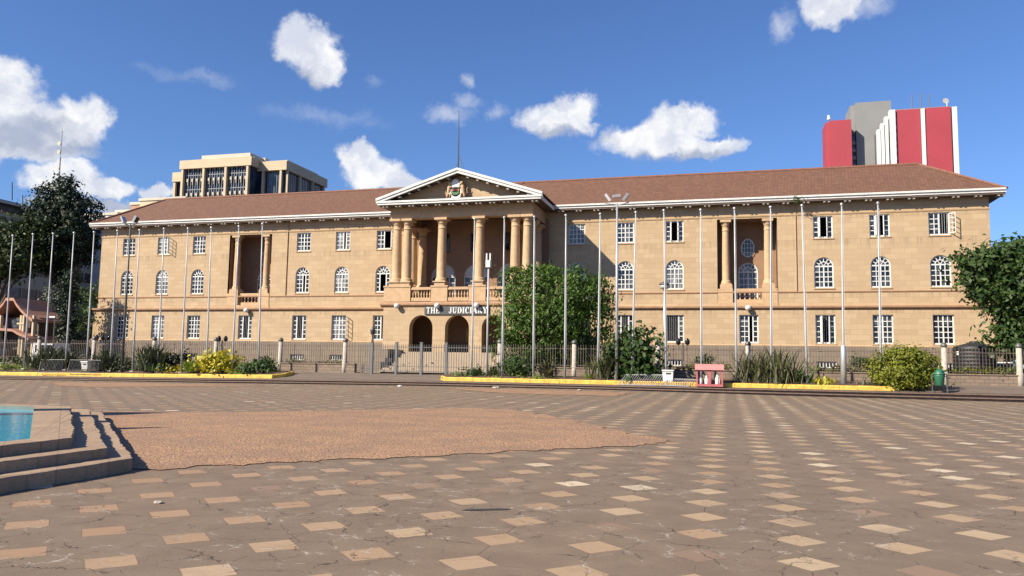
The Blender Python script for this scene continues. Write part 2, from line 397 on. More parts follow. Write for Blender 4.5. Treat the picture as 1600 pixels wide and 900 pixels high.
    c = T.mix(T.m('MULTIPLY', T.m('MAXIMUM', joint, edge), .8), c, (.06, .042, .033))
    c = T.mix(T.m('MULTIPLY', halo, .9), c, (.55, .47, .39))
    c = T.mix(T.m('MULTIPLY', crack, .9), c, T.mix(pale, (.045, .032, .026), (.46, .41, .36)))
    T.put(b.inputs['Base Color'], c); T.put(b.inputs['Roughness'], T.m('ADD', .62, T.m('MULTIPLY', fine, .3)))
    b.inputs['Specular IOR Level'].default_value = .3
    h = T.m('ADD', T.m('MULTIPLY', grain, .25), T.m('ADD', T.m('MULTIPLY', fine, .35), T.m('MULTIPLY', T.m('MAXIMUM', crack, joint), -1.)))
    bp = T.add('ShaderNodeBump', {'Height': h, 'Strength': .4, 'Distance': .012}); T.l.new(bp.outputs[0], b.inputs['Normal'])
    return m
M['plaza'] = plaza_mat()
def gravel_mat():
    m, T, b, _ = newmat('exposed_gravel')
    pos = T.add('ShaderNodeNewGeometry').outputs['Position']
    vo = T.add('ShaderNodeTexVoronoi', {'Vector': pos, 'Scale': 25.}, feature='F1'); vs = T.add('ShaderNodeSeparateXYZ', {0: vo.outputs[1]})
    n = T.noise(pos, .8, 5, .6); n2 = T.noise(pos, 60, 3)
    c = T.mix(vs.outputs[0], (.33, .18, .092), (.58, .365, .21))
    c = T.mix(T.m('MULTIPLY', T.step(n, .42, .62), .65), c, (.30, .195, .13))
    c = T.mix(T.step(vo.outputs[0], .42, .75), c, (.24, .13, .08))
    c = T.mix(T.m('MULTIPLY', T.step(n2, .55, .8), .3), c, (.55, .40, .29))
    T.put(b.inputs['Base Color'], c); T.put(b.inputs['Roughness'], .9)
    bp = T.add('ShaderNodeBump', {'Height': T.m('MULTIPLY', vo.outputs[0], -1.), 'Strength': .6, 'Distance': .025}); T.l.new(bp.outputs[0], b.inputs['Normal'])
    return m
M['gravel'] = gravel_mat()
def fountain_mat():
    m, T, b, _ = newmat('fountain_stone')
    pos = T.add('ShaderNodeNewGeometry').outputs['Position']; sx = T.add('ShaderNodeSeparateXYZ', {0: pos})
    v = T.add('ShaderNodeCombineXYZ', {0: T.m('ADD', T.m('MULTIPLY', sx.outputs[0], .7), T.m('MULTIPLY', sx.outputs[1], -.71)), 1: T.m('MULTIPLY', T.m('ADD', sx.outputs[0], sx.outputs[1]), .71)})
    br = T.add('ShaderNodeTexBrick', {'Vector': v, 'Scale': 1., 'Mortar Size': .009, 'Brick Width': .62, 'Row Height': .62,
                                      'Color1': (.48, .335, .215), 'Color2': (.37, .255, .16), 'Mortar': (.27, .19, .13)}, offset=0)
    n = T.noise(pos, 12, 6, .7); n2 = T.noise(pos, 2, 4)
    c = T.mix(T.m('MULTIPLY', T.step(n, .42, .66), .6), br.outputs[0], (.24, .165, .115))
    c = T.mix(T.m('MULTIPLY', T.step(n2, .45, .7), .35), c, (.34, .25, .18))
    T.put(b.inputs['Base Color'], c); T.put(b.inputs['Roughness'], .8)
    bp = T.add('ShaderNodeBump', {'Height': n, 'Strength': .4, 'Distance': .02}); T.l.new(bp.outputs[0], b.inputs['Normal'])
    return m
M['fountain'] = fountain_mat()
def water_mat():
    m, T, b, _ = newmat('pool_water')
    pos = T.add('ShaderNodeNewGeometry').outputs['Position']; n = T.noise(pos, 3, 3)
    T.put(b.inputs['Base Color'], (.02, .33, .50)); T.put(b.inputs['Roughness'], .10)
    bp = T.add('ShaderNodeBump', {'Height': n, 'Strength': .25, 'Distance': .03}); T.l.new(bp.outputs[0], b.inputs['Normal']); return m
M['water'] = water_mat()
M['poolblue'] = plain('pool_blue', (.17, .22, .20), .5, 0, .15, 2)

# ------------------------------------------------------------------ ground and setting
def sheet(name, xs, ys, zf, mat):
    nx, ny = len(xs), len(ys); v = [(x, y, zf(x, y)) for y in ys for x in xs]
    f = [(j*nx+i, j*nx+i+1, (j+1)*nx+i+1, (j+1)*nx+i) for j in range(ny-1) for i in range(nx-1)]
    me = bpy.data.meshes.new(name); me.from_pydata(v, [], f); me.materials.append(mat); me.update()
    return struct(link(name, me, None, (0, 0, 0)))
def gz(x, y):
    if y < 46.6: return -.9
    return .70 if y > 51.6 else -.9+(y-46.6)/5*1.6-.25
sheet('ground', [-3000, -400, -100, 0, 60, 400, 3000], [-3000, -100, 46.6, 51.6, 90, 400, 4000], gz, M['asphalt'])
PXL, PXR = -85., 55.
sheet('plaza', list(np.arange(PXL, PXR+.1, 2)), [-20, 0, 14]+list(np.arange(16, 45.9, 2))+[46.15], lambda x, y: plaza_z(x, y), M['plaza'])
st = MB()
xs = list(np.arange(PXL, PXR+.1, 2))
for a, b_ in zip(xs[:-1], xs[1:]):
    for k, (y0, y1) in enumerate(((46., 46.5), (46.5, 47.0))):
        za0 = edge_z(a)+(prom_z(a)-edge_z(a))*k/2; za1 = edge_z(a)+(prom_z(a)-edge_z(a))*(k+1)/2
        zb0 = edge_z(b_)+(prom_z(b_)-edge_z(b_))*k/2; zb1 = edge_z(b_)+(prom_z(b_)-edge_z(b_))*(k+1)/2
        st.face([(a, y0+.12, za0), (b_, y0+.12, zb0), (b_, y0+.12, zb1-.045), (a, y0+.12, za1-.045)])
        st.face([(a, y0+.12, za1-.045), (b_, y0+.12, zb1-.045), (b_, y0-.02, zb1-.045), (a, y0-.02, za1-.045)])
        st.face([(a, y0-.02, za1-.045), (b_, y0-.02, zb1-.045), (b_, y0-.02, zb1), (a, y0-.02, za1)])
        st.face([(a, y0-.02, za1), (b_, y0-.02, zb1), (b_, y1+.12, zb1), (a, y1+.12, za1)])
struct(st.build('plaza_steps', M['steps2']))
M['prom'] = stone('promenade_paving', (.215, .165, .13), (.18, .14, .112), (.11, .085, .07), .4, .2, .01, .2)
sheet('pavement', xs, [47.12, 48, 49, 50, 51.5], lambda x, y: front_z(x, y), M['prom'])

def star_patch(name, pts, mat, c, rings=10):
    """worn patch whose outline wanders"""
    dense = []
    n = len(pts)
    for i in range(n):
        a, b_ = Vector(pts[i]), Vector(pts[(i+1) % n]); k = max(2, int((b_-a).length/.16))
        nrm = Vector((-(b_-a).y, (b_-a).x)).normalized()
        for j in range(k):
            p = a.lerp(b_, j/k)
            w = math.sin(p.x*5.1+p.y*3.3)*.07+math.sin(p.x*13+p.y*11)*.05+random.uniform(-.05, .05)+(.2 if p.x > -7.5 and math.sin(p.x*2.3-p.y*3.1) > .45 else 0)
            dense.append(p+nrm*w)
    v = []; f = []; m_ = len(dense); c = Vector(c)
    for r in range(rings+1):
        for p in dense:
            q = c.lerp(p, r/rings) if r else c
            v.append((q.x, q.y, plaza_z(q.x, q.y)+.012))
    for r in range(rings):
        for j in range(m_):
            k = (j+1) % m_; f.append((r*m_+j, r*m_+k, (r+1)*m_+k, (r+1)*m_+j))
    me = bpy.data.meshes.new(name); me.from_pydata(v, [], f); me.materials.append(mat); me.update()
    return struct(link(name, me, None, (0, 0, 0)))
star_patch('gravel_patch', [(-13.8, 9.2), (-8.0, 9.6), (-6.86, 10.5), (-5.8, 11.7), (-4.65, 12.9), (-3.7, 14.0), (-3, 14.7), (-1.69, 15.9), (-.9, 17.0), (-2.9, 19.8), (-4.6, 22.7),
            (-6.6, 25.2), (-8.6, 25.8), (-10.7, 23.6), (-14.25, 20.0), (-17.3, 19.2), (-17, 14)], M['gravel'], (-8.6, 17), 12)
def strip_patch(pxs):
    pts = [G(*q) for q in pxs]
    c = (sum(p[0] for p in pts)/len(pts), sum(p[1] for p in pts)/len(pts))
    return star_patch('gravel_strip', pts, M['gravel'], c, 6)
strip_patch([(78, 597.5), (200, 598.5), (330, 601), (420, 603), (300, 604), (150, 605), (90, 603)])
strip_patch([(690, 606), (800, 608), (900, 611), (985, 614), (960, 619), (860, 617), (760, 613)])
def decal(name, u0, v0, u1, v1, w, mat):
    a, b_ = Vector(G(u0, v0)), Vector(G(u1, v1)); d = (b_-a).normalized(); n = Vector((-d.y, d.x))*w
    mb = MB(); mb.face([(p.x, p.y, plaza_z(p.x, p.y)+.006) for p in (a-n*.3, a.lerp(b_, .15)-n, a.lerp(b_, .85)-n, b_-n*.2, b_+n*.2, a.lerp(b_, .8)+n, a.lerp(b_, .15)+n)])
    return struct(mb.build(name, mat))
decal('shadow_strip', 720, 797.5, 797, 796, .045, plain('painted_shadow', (.05, .052, .05), .6))  # thin shadow of some unseen object, painted as a dark strip
# small steel access cover / litter on the plaza

# ------------------------------------------------------------------ planting beds and kerbs
def kerb(name, pts, label_end):
    """painted kerb following points (x,y); the top is rounded over"""
    mb = MB(); n = len(pts)
    for i in range(n-1):
        a, b_ = Vector(pts[i]), Vector(pts[i+1]); L = (b_-a).length; k = max(1, int(round(L/.95))); d = (b_-a)/k; nn = Vector((d.y, -d.x)).normalized()
        for j in range(k):
            p = a+d*(j+.008); q = a+d*(j+.992); h = .25+random.uniform(-.012, .012)
            prof = [(0, -.1), (0, h-.05), (-.03, h-.012), (-.07, h), (-.17, h), (-.2, h-.04), (-.2, -.1)]
            off = random.uniform(-.01, .01)
            P0 = [Vector((p.x+nn.x*(s+off), p.y+nn.y*(s+off), front_z(p.x, p.y)+z)) for s, z in prof]
            P1 = [Vector((q.x+nn.x*(s+off), q.y+nn.y*(s+off), front_z(q.x, q.y)+z)) for s, z in prof]
            K = len(mb.v); mb.v += [tuple(x) for x in P0+P1]; m_ = len(prof)
            for t in range(m_-1): mb.f.append((K+t, K+t+1, K+m_+t+1, K+m_+t)); mb.mi.append(0)
            mb.f.append(tuple(K+t for t in range(m_))); mb.f.append(tuple(K+m_+t for t in reversed(range(m_)))); mb.mi += [0, 0]
    return struct(mb.build(name, M['yellow']))
def Kx(u, v): p = P(u, v, 47.5); return p.x
XL1 = Kx(425, 592); XR0 = Kx(694, 596); XR1 = Kx(1398, 612)
kerb('kerb', [(PXL, 47.5), (XL1, 47.5), (XL1+.5, 48.3), (XL1+.4, 49.6)], '')
kerb('kerb', [(XR0-.6, 49.9), (XR0-.5, 48.2), (XR0, 47.5), (XR1, 47.5)], '')
def bed(x0, x1):
    sheet('planting_bed', list(np.linspace(x0, x1, 30)), [47.69, 48.3, 49, 50, 50.4], lambda x, y: front_z(x, y)+.17+.03*math.sin(x*2.1+y*3)+(.12 if 48 < y < 49.9 else 0), M['soil'])
bed(PXL, XL1+.1); bed(XR0-.3, XR1)
bed_z = .66

# ------------------------------------------------------------------ courthouse
YW, YG, YP = 65.56, 65.32, 65.16            # upper wall, ground-floor wall, plinth
CX = -21.35; WL, WR = -61.85, 19.2
CH_ = thing('courthouse', (CX, YW, .7), 'long three storey sandstone courthouse with brown tiled hip roof and columned central portico', 'building')
# --- window prototypes (local origin at window centre of opening bottom)
PROTO = {}
def win_proto(w, h, rows, cols, arch, state, curtain, dark=False):
    key = (w, h, rows, cols, arch, state, curtain, dark)
    if key in PROTO: return PROTO[key]
    fr, gl, bars, leaf = MB(), MB(), MB(), MB()
    r = w/2; zs = h-r if arch else h; t = .085; y0, y1 = 0, .07
    fr.box(-r, r, y0, y1, 0, t+.03); fr.box(-r, -r+t, y0, y1, t, zs); fr.box(r-t, r, y0, y1, t, zs)
    if arch:
        n = 16
        for i in range(n):
            a, b_ = math.pi*i/n, math.pi*(i+1)/n
            for (ra, rb) in ((r-t, r), (r*.5-.03, r*.5+.03)):
                fr.prism([(ra*math.cos(a), y0, zs+ra*math.sin(a)), (rb*math.cos(a), y0, zs+rb*math.sin(a)), (rb*math.cos(b_), y0, zs+rb*math.sin(b_)), (ra*math.cos(b_), y0, zs+ra*math.sin(b_))], (0, y1-y0, 0))
        fr.box(-r+t, r-t, y0, y1, zs-.05, zs+.05)
        for k in range(1, 6):
            a = math.pi*k/6; ra, rb = r*.5, r-t; d = Vector((math.cos(a), 0, math.sin(a))); nn = Vector((-math.sin(a), 0, math.cos(a)))*.028
            o = Vector((0, y0+.012, zs))
            fr.prism([o+d*ra-nn, o+d*rb-nn, o+d*rb+nn, o+d*ra+nn], (0, .045, 0))
        for k in (1, 2):
            a = math.pi*k/3; d = Vector((math.cos(a), 0, math.sin(a))); nn = Vector((-math.sin(a), 0, math.cos(a)))*.025; o = Vector((0, y0+.012, zs))
            fr.prism([o+d*.04-nn, o+d*(r*.5)-nn, o+d*(r*.5)+nn, o+d*.04+nn], (0, .045, 0))
    else: fr.box(-r, r, y0, y1, h-t, h)
    cw = (w-2*t)/cols; ztop = zs-(.05 if arch else t); z0 = t+.03; rh = (ztop-z0)/rows
    for c in range(cols):
        xa, xb = -r+t+c*cw, -r+t+(c+1)*cw; s = state[c]
        if c and (s == 'g' or state[c-1] == 'g'):
            hw = .045 if (c == cols//2 or s != state[c-1]) else .026
            fr.box(xa-hw, xa+hw, y0+.002, y1-.01, z0, ztop)
        if s == 'g':
            gl.face([(xa, .05, z0), (xb, .05, z0), (xb, .05, ztop), (xa, .05, ztop)])
            for k in range(1, rows): fr.box(xa, xb, y0+.015, y1-.015, z0+k*rh-.03, z0+k*rh+.03)
        elif s == 'b':
            for k in range(2): x = xa+cw*(k+.5)/2; bars.tube([(x, .04, z0), (x, .04, ztop)], .014, 5)
    if arch:
        pts = [(r*.97*math.cos(math.pi*i/14), .05, zs+r*.97*math.sin(math.pi*i/14)) for i in range(15)]; gl.face(pts)
    def swung(xh, ang, wd, mb):       # open casement hinged at xh
        d = Vector((math.cos(ang), -math.sin(ang), 0)); nn = Vector((math.sin(ang), math.cos(ang), 0))*.02
        def bar(a0, a1, za, zb):
            o = Vector((xh, -.01, 0)); p, q = o+d*a0, o+d*a1
            mb.prism([p-nn+Vector((0, 0, za)), q-nn+Vector((0, 0, za)), q+nn+Vector((0, 0, za)), p+nn+Vector((0, 0, za))], (0, 0, zb-za))
        bar(0, .05, z0, ztop); bar(wd-.05, wd, z0, ztop); bar(.05, wd-.05, z0, z0+.06); bar(.05, wd-.05, ztop-.06, ztop)
        bar(wd/2-.015, wd/2+.015, z0+.06, ztop-.06)
        for k in range(1, rows): bar(.05, wd-.05, z0+k*rh-.018, z0+k*rh+.018)
    if 'R' in state: swung(r-t*.3, rad(62), w*.46, leaf)
    if 'M' in state: swung(-r+t+cw*1.02, rad(78), cw*.98, leaf); swung(r-t-cw*1.02, rad(100), cw*.98, leaf)
    if 'L' in state: swung(-r+t*.3, rad(118), w*.44, leaf)
    res = {}
    hid = thing('window_source', (0, 0, -500), 'source', 'source')
    for nm, mb, mt in (('window', fr, M['darkframe'] if dark else M['white']), ('pane', gl, M['curtain'] if curtain else M['glass']), ('security_bars', bars, M['galv']), ('open_casement', leaf, M['white'])):
        if mb.v:
            o = mb.build(nm, mt); res[nm] = o; COL.objects.unlink(o)
    COL.objects.unlink(hid); bpy.data.objects.remove(hid)
    PROTO[key] = res; return res
def window(x, z, y, w, h, rows, cols, arch, state, curtain=False, parent=None, dark=False):
    parent = parent or CH_
    p = win_proto(w, h, rows, cols, arch, state, curtain, dark)
    fo = put(p['window'], 'window', parent, (x, y, z))
    for nm in ('pane', 'security_bars', 'open_casement'):
        if nm in p:
            c = p[nm].copy(); c.name = nm; COL.objects.link(c); c.parent = fo; c.location = (0, 0, 0)
    return fo
OFF = [37.109, 32.926, 28.798, 17.253, 13.160, 9.002]
XS = [CX-o for o in OFF]+[CX+o for o in OFF[::-1]]
# real positions of the columns of windows
TW, TZ0, TZ1 = 1.46, 11.86, 13.62
AW, AZ0, AZ1 = 1.44, 7.88, 10.33
GW, GZ0, GZ1 = 1.46, 3.50, 5.76
top_states = ['gggg', 'gggbR', 'gggg', 'gggg', 'ggbg', 'ggooR', 'gggg', 'gggg', 'googM', 'googM', 'googM', 'ggbbR']
top_curt = [0, 1, 0, 0, 1, 0, 1, 0, 0, 0, 0, 0]
arc_states = ['gggg', 'gggg', 'gggg', 'ggog', 'gggg', 'goog', 'gggg', 'gggg', 'gggg', 'gggg', 'gggg', 'gggg']
arc_curt = [0, 1, 0, 0, 1, 0, 0, 0, 1, 0, 0, 0]
gr_states = ['gggg', 'gggg', 'gggg', 'gbbg', 'ggggR', 'ggbb', 'gggg', 'gbbg', 'bbbg', 'gbbgM', 'gggg', 'gggg']
BAYS = [(-46.69, -42.02), (-.68, 4.0)]
BZ0, BZ1 = 7.55, 13.62
up = MB()
holes = []
for i, x in enumerate(XS):
    holes.append(rect(x-TW/2, x+TW/2, TZ0, TZ1)); holes.append(archp(x-AW/2, x+AW/2, AZ0, AZ1))
UP0, UP1 = 6.5, 14.85
# bays handled as separate hole without reveal (deep loggia built below)
mb = MB()
holed(mb, rect(WL, WR, UP0, UP1), holes+[rect(a, b_, 6.75, BZ1) for a, b_ in BAYS]+[archp(CX+dx-1.15, CX+dx+1.15, 6.62, 10.35) for dx in (-3.1, 0, 3.1)], YW, .22)
for side, x in ((0, WL), (1, WR)):
    mb.face([(x, YW, UP0), (x, YW, UP1), (x, YW+9, UP1), (x, YW+9, UP0)])
mb.face([(WL, YW+9, 0), (WR, YW+9, 0), (WR, YW+9, UP1), (WL, YW+9, UP1)])
mb.build('upper_wall', M['stone'], CH_)
mb = MB(); gh = []
GX = list(XS)+[-44.4, 1.72]
for x in GX: gh.append(rect(x-GW/2, x+GW/2, GZ0, GZ1))
holed(mb, rect(WL-.2, WR+.24, 3.3, 6.2), gh, YG, .3)
for x in (WL-.2, WR+.24): mb.face([(x, YG, 3.3), (x, YG, 6.2), (x, YW+9, 6.2), (x, YW+9, 3.3)])
mb.build('ground_floor_wall', M['stone'], CH_)
mb = MB(); bh = []
BX = [x for x in XS if not (-30 < x < -12)]
for x in BX: bh.append(rect(x-.72, x+.72, 1.62, 2.12))
holed(mb, rect(WL-.35, WR+.4, .6, 3.3), bh, YP, .25)
for x in (WL-.35, WR+.4): mb.face([(x, YP, .6), (x, YP, 3.3), (x, YW+9, 3.3), (x, YW+9, .6)])
mb.face([(WL-.35, YP, 3.3), (WR+.4, YP, 3.3), (WR+.4, YG+.05, 3.36), (WL-.35, YG+.05, 3.36)])
mb.build('plinth', M['plinth'], CH_)
mb = MB()                                                  # floors and cross walls seen through openings
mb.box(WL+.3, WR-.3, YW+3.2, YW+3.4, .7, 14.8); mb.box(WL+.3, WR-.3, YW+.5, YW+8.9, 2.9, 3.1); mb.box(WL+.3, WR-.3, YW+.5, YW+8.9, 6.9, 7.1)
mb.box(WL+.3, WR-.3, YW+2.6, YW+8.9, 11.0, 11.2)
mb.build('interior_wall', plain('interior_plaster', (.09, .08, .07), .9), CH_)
for x in BX:
    f = MB(); f.box(x-.72, x+.72, YP+.12, YP+.17, 1.62, 1.68); f.box(x-.72, x+.72, YP+.12, YP+.17, 2.06, 2.12)
    for k in range(7): f.box(x-.72+k*.232, x-.67+k*.232, YP+.122, YP+.168, 1.68, 2.06)
    fo = f.build('basement_window', M['white'], CH_)
    g = MB(); g.face([(x-.7, YP+.16, 1.65), (x+.7, YP+.16, 1.65), (x+.7, YP+.16, 2.1), (x-.7, YP+.16, 2.1)]); g.build('pane', M['glass'], fo)
# string courses
def moulding(name, x0, x1, y, prof, mat, parent, ends=True):
    """profile (out, z) extruded along X at wall plane y; out is measured towards the camera"""
    m_ = MB(); pts = [(x0, y-o, z) for o, z in prof]
    m_.prism(pts, (x1-x0, 0, 0)); return m_.build(name, mat, parent)
PL, PR = -27.95, -14.75                     # portico block
for (a, b_) in ((WL-.3, PL), (PR, WR+.3)):
    moulding('string_course', a, b_, YG+.02, [(-.1, 6.16), (.05, 6.16), (.09, 6.24), (.22, 6.32), (.24, 6.44), (.10, 6.5), (-.22, 6.52)], M['band'], CH_)
    moulding('wall_ledge', a+.1, b_-.1 if b_ > 0 else b_, YW+.02, [(0, 7.52), (.05, 7.52), (.09, 7.58), (.09, 7.64), (0, 7.68)], M['band'], CH_)
    moulding('plinth_course', a, b_, YG+.02, [(0, 3.24), (.12, 3.24), (.12, 3.34), (.02, 3.42), (0, 3.42)], M['trim'], CH_)
moulding('frieze_course', WL-.04, PL, YW+.02, [(0, 13.72), (.05, 13.72), (.08, 13.8), (.08, 13.86), (0, 13.9)], M['trim'], CH_)
moulding('frieze_course', PR, WR+.04, YW+.02, [(0, 13.72), (.05, 13.72), (.08, 13.8), (.08, 13.86), (0, 13.9)], M['trim'], CH_)
for i, x in enumerate(XS):
    inport = False
    window(x, TZ0, YW+.10, TW, TZ1-TZ0, 4, 4, False, top_states[i], bool(top_curt[i]))
    window(x, AZ0, YW+.10, AW, AZ1-AZ0, 4, 4, True, arc_states[i], bool(arc_curt[i]))
    window(x, GZ0, YG+.14, GW, GZ1-GZ0, 5, 4, False, gr_states[i], i in (1, 4))
    for (w_, z_, y_) in ((TW, TZ0, YW), (AW, AZ0, YW), (GW, GZ0, YG)):
        s = MB(); s.box(x-w_/2-.06, x+w_/2+.06, y_-.06, y_+.11, z_-.09, z_+.004); s.build('window_sill', M['trim'], CH_)
for x, stt in ((-44.4, 'gbbg'), (1.72, 'ggog')): window(x, GZ0, YG+.14, GW, GZ1-GZ0, 5, 4, False, stt)
# --- column prototype
def column_proto(h, r, mat):
    m_ = MB()
    prof = [(r*1.32, 0), (r*1.32, .14), (r*1.22, .16), (r*1.28, .24), (r*1.2, .32), (r*1.05, .36), (r, .42), (r*.99, h*.35), (r*.86, h-.95), (r*.86, h-.93), (r*.95, h-.90), (r*.95, h-.84),
            (r*.86, h-.81), (r*.86, h-.52), (r*.98, h-.48), (r*.95, h-.42), (r*1.12, h-.30), (r*1.3, h-.2)]
    m_.lathe(prof, (0, 0, 0), 20); s = r*1.38
    o = m_.build('column', mat, smooth=False)
    for p in o.data.polygons: p.use_smooth = len(p.vertices) == 4 and abs(p.normal.z) < .5
    c = MB(); c.box(-s, s, -s, s, h-.2, h); 
    oc = c.build('abacus', mat); c2 = MB(); c2.box(-s, s, -s, s, -.001, .1); ob = c2.build('column_base', mat)
    for q in (o, oc, ob): COL.objects.unlink(q)
    return o, oc, ob
def column(pr_, x, y, z, parent=None):
    o = put(pr_[0], 'column', parent or CH_, (x, y, z)); 
    for q, nm in ((pr_[1], 'abacus'), (pr_[2], 'column_base')): c = q.copy(); c.name = nm; COL.objects.link(c); c.parent = o; c.location = (0, 0, 0)
    return o
bal = MB(); bal.lathe([(.075, 0), (.075, .06), (.045, .09), (.05, .14), (.085, .24), (.08, .32), (.045, .44), (.042, .52), (.07, .56), (.075, .6), (.075, .66)], (0, 0, 0), 10)
BAL = bal.build('baluster', M['col'], smooth=True); COL.objects.unlink(BAL)
def balustrade(x0, x1, y, zb, n, parent=None):
    m_ = MB(); m_.box(x0, x1, y-.16, y+.16, zb, zb+.28); m_.box(x0, x1, y-.18, y+.18, zb+.94, zb+1.16)
    o = m_.build('balustrade', M['col'], parent or CH_)
    for k in range(n):
        x = x0+(x1-x0)*(k+.5)/n
        c = BAL.copy(); c.name = 'baluster'; COL.objects.link(c); c.parent = o; q = ORG[o.name]; c.location = (x-q[0], y-q[1], zb+.28-q[2])
    return o
# --- side loggias
colB = column_proto(5.35, .31, M['col'])
for (a, b_) in BAYS:
    m_ = MB(); Yb = YW+2.35; z0 = 6.72; c = (a+b_)/2
    m_.face([(a, YW, z0), (a, YW, BZ1), (a, Yb, BZ1), (a, Yb, z0)]); m_.face([(b_, YW, z0), (b_, Yb, z0), (b_, Yb, BZ1), (b_, YW, BZ1)])
    m_.face([(a, YW, BZ1-.01), (b_, YW, BZ1-.01), (b_, Yb, BZ1-.01), (a, Yb, BZ1-.01)]); m_.face([(a, YW, z0+.02), (b_, YW, z0+.02), (b_, Yb, z0+.02), (a, Yb, z0+.02)])
    wx = c+.12
    ov = [(wx+.55*math.cos(t*math.pi/9), 11.55+.80*math.sin(t*math.pi/9)) for t in range(18)]
    holed(m_, rect(a, b_, z0, BZ1), [archp(wx-.78, wx+.78, 6.85, 10.3), ov], Yb, .2)
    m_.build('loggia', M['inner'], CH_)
    window(wx, 6.85, Yb+.08, 1.56, 3.45, 5, 4, True, 'gggg', a > -10)
    o_ = MB()
    n = 24
    for (ra, rb, y0, dy) in (((.46, .70), (.56, .82), Yb+.05, .08), ((.58, .84), (.68, .96), Yb-.06, .12)):
        q = MB() if dy == .12 else o_
        for i in range(n):
            t0, t1 = 2*math.pi*i/n, 2*math.pi*(i+1)/n
            q.prism([(wx+ra[0]*math.cos(t0), y0, 11.55+ra[1]*math.sin(t0)), (wx+rb[0]*math.cos(t0), y0, 11.55+rb[1]*math.sin(t0)),
                     (wx+rb[0]*math.cos(t1), y0, 11.55+rb[1]*math.sin(t1)), (wx+ra[0]*math.cos(t1), y0, 11.55+ra[1]*math.sin(t1))], (0, dy, 0))
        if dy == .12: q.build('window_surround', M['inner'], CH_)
    for k in (-1, 0, 1): o_.box(wx+k*.24-.02, wx+k*.24+.02, Yb+.06, Yb+.11, 10.85+abs(k)*.08, 12.25-abs(k)*.08); o_.box(wx-.5, wx+.5, Yb+.062, Yb+.108, 11.53+k*.38, 11.57+k*.38)
    w_ = o_.build('oval_window', M['white'], CH_)
    g = MB(); g.face([(wx+.52*math.cos(t*math.pi/9), Yb+.1, 11.55+.77*math.sin(t*math.pi/9)) for t in range(18)]); g.build('pane', M['glass'], w_)
    for cx_ in (a+.68, b_-.72):
        column(colB, cx_, YW+.42, 8.02+.22)
        p_ = MB(); p_.box(cx_-.66 if cx_ < c else cx_-.52, cx_+.52 if cx_ < c else cx_+.68, YW-.05, YW+.9, 6.76, 7.9); p_.box(cx_-.48, cx_+.48, YW-.02, YW+.88, 7.9, 8.24); p_.build('pedestal', M['col'], CH_)
    balustrade(a+1.2, b_-1.2, YW+.35, 6.76, 6)
    l_ = MB(); l_.box(a, b_, YW-.07, YW+.2, 6.5, 6.76); l_.build('balcony_edge', M['trim'], CH_)
# --- eaves, fascia, brackets, roof
EY = YW-.82; FZ0, FZ1 = 14.86, 15.16
EL, ER = -62.75, 20.15
PF = 59.75; PEL, PER = -28.38, -14.18        # portico fascia plane and its ends
mb = MB()
mb.box(EL+.05, PL-.02, EY+.05, YW+.1, 14.72, 14.84); mb.box(PR+.02, ER-.05, EY+.05, YW+.1, 14.72, 14.84)
mb.box(WR-.1, ER-.05, YW+.1, YW+9, 14.72, 14.84); mb.box(EL+.05, WL+.1, YW+.1, YW+9, 14.72, 14.84)
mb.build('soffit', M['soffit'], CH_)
mb = MB()
for (a, b_) in ((EL, PEL+.05), (PER-.05, ER)):
    mb.box(a, b_, EY, EY+.07, FZ0, FZ1); mb.box(a-.02, b_+.02, EY-.1, EY, FZ1-.12, FZ1+.02)
mb.box(ER-.07, ER, EY+.07, YW+9.8, FZ0, FZ1); mb.box(EL, EL+.07, EY+.07, YW+9.8, FZ0, FZ1)
mb.build('eaves_fascia', M['fascia'], CH_)
bk = MB(); bk.box(-.08, .08, 0, .55, -.12, 0); bk.box(.25, .41, 0, .55, -.12, 0); bk.box(-.0799, .4099, .1, .5, -.03, -.001)
BK = bk.build('eaves_bracket', M['bracket']); COL.objects.unlink(BK)
x = EL+.35
while x < ER-.4:
    if not (PEL-.6 < x < PER+.2): put(BK, 'eaves_bracket', CH_, (x, EY+.1, 14.72))
    x += 1.52
mb = MB()
rl, rr, ry, rz = -57.7, 15.35, YW+4.1, 18.45
ey0, ey1 = EY-.06, ry+(ry-EY)+.06
ez = 15.12
A, B_, C_, D_ = (EL-.05, ey0, ez), (ER+.05, ey0, ez), (ER+.05, ey1, ez), (EL-.05, ey1, ez)
R0, R1 = (rl, ry, rz), (rr, ry, rz)
nseg = 50
for i in range(nseg):                         # front slope with a slight bell-cast near the eaves
    def row(t, s):
        xa = A[0]+(R0[0]-A[0])*s; xb = B_[0]+(R1[0]-B_[0])*s
        return (xa+(xb-xa)*t, ey0+(ry-ey0)*s, ez+(rz-ez)*(s**1.06))
    for k in range(6):
        s0, s1 = k/6, (k+1)/6
        mb.face([row(i/nseg, s0), row((i+1)/nseg, s0), row((i+1)/nseg, s1), row(i/nseg, s1)])
mb.face([B_, C_, R1]); mb.face([C_, D_, R0, R1]); mb.face([D_, A, R0])
mb.build('roof', M['roof'], CH_)
rg = MB(); rg.tube([R0, R1], .14, 8); rg.tube([R1, B_], .11, 8); rg.tube([R0, A], .11, 8); rg.tube([R1, C_], .11, 8)
rg.build('ridge_tiles', plain('ridge_clay', (.22, .10, .065), .8, 0, .2, 3), CH_)
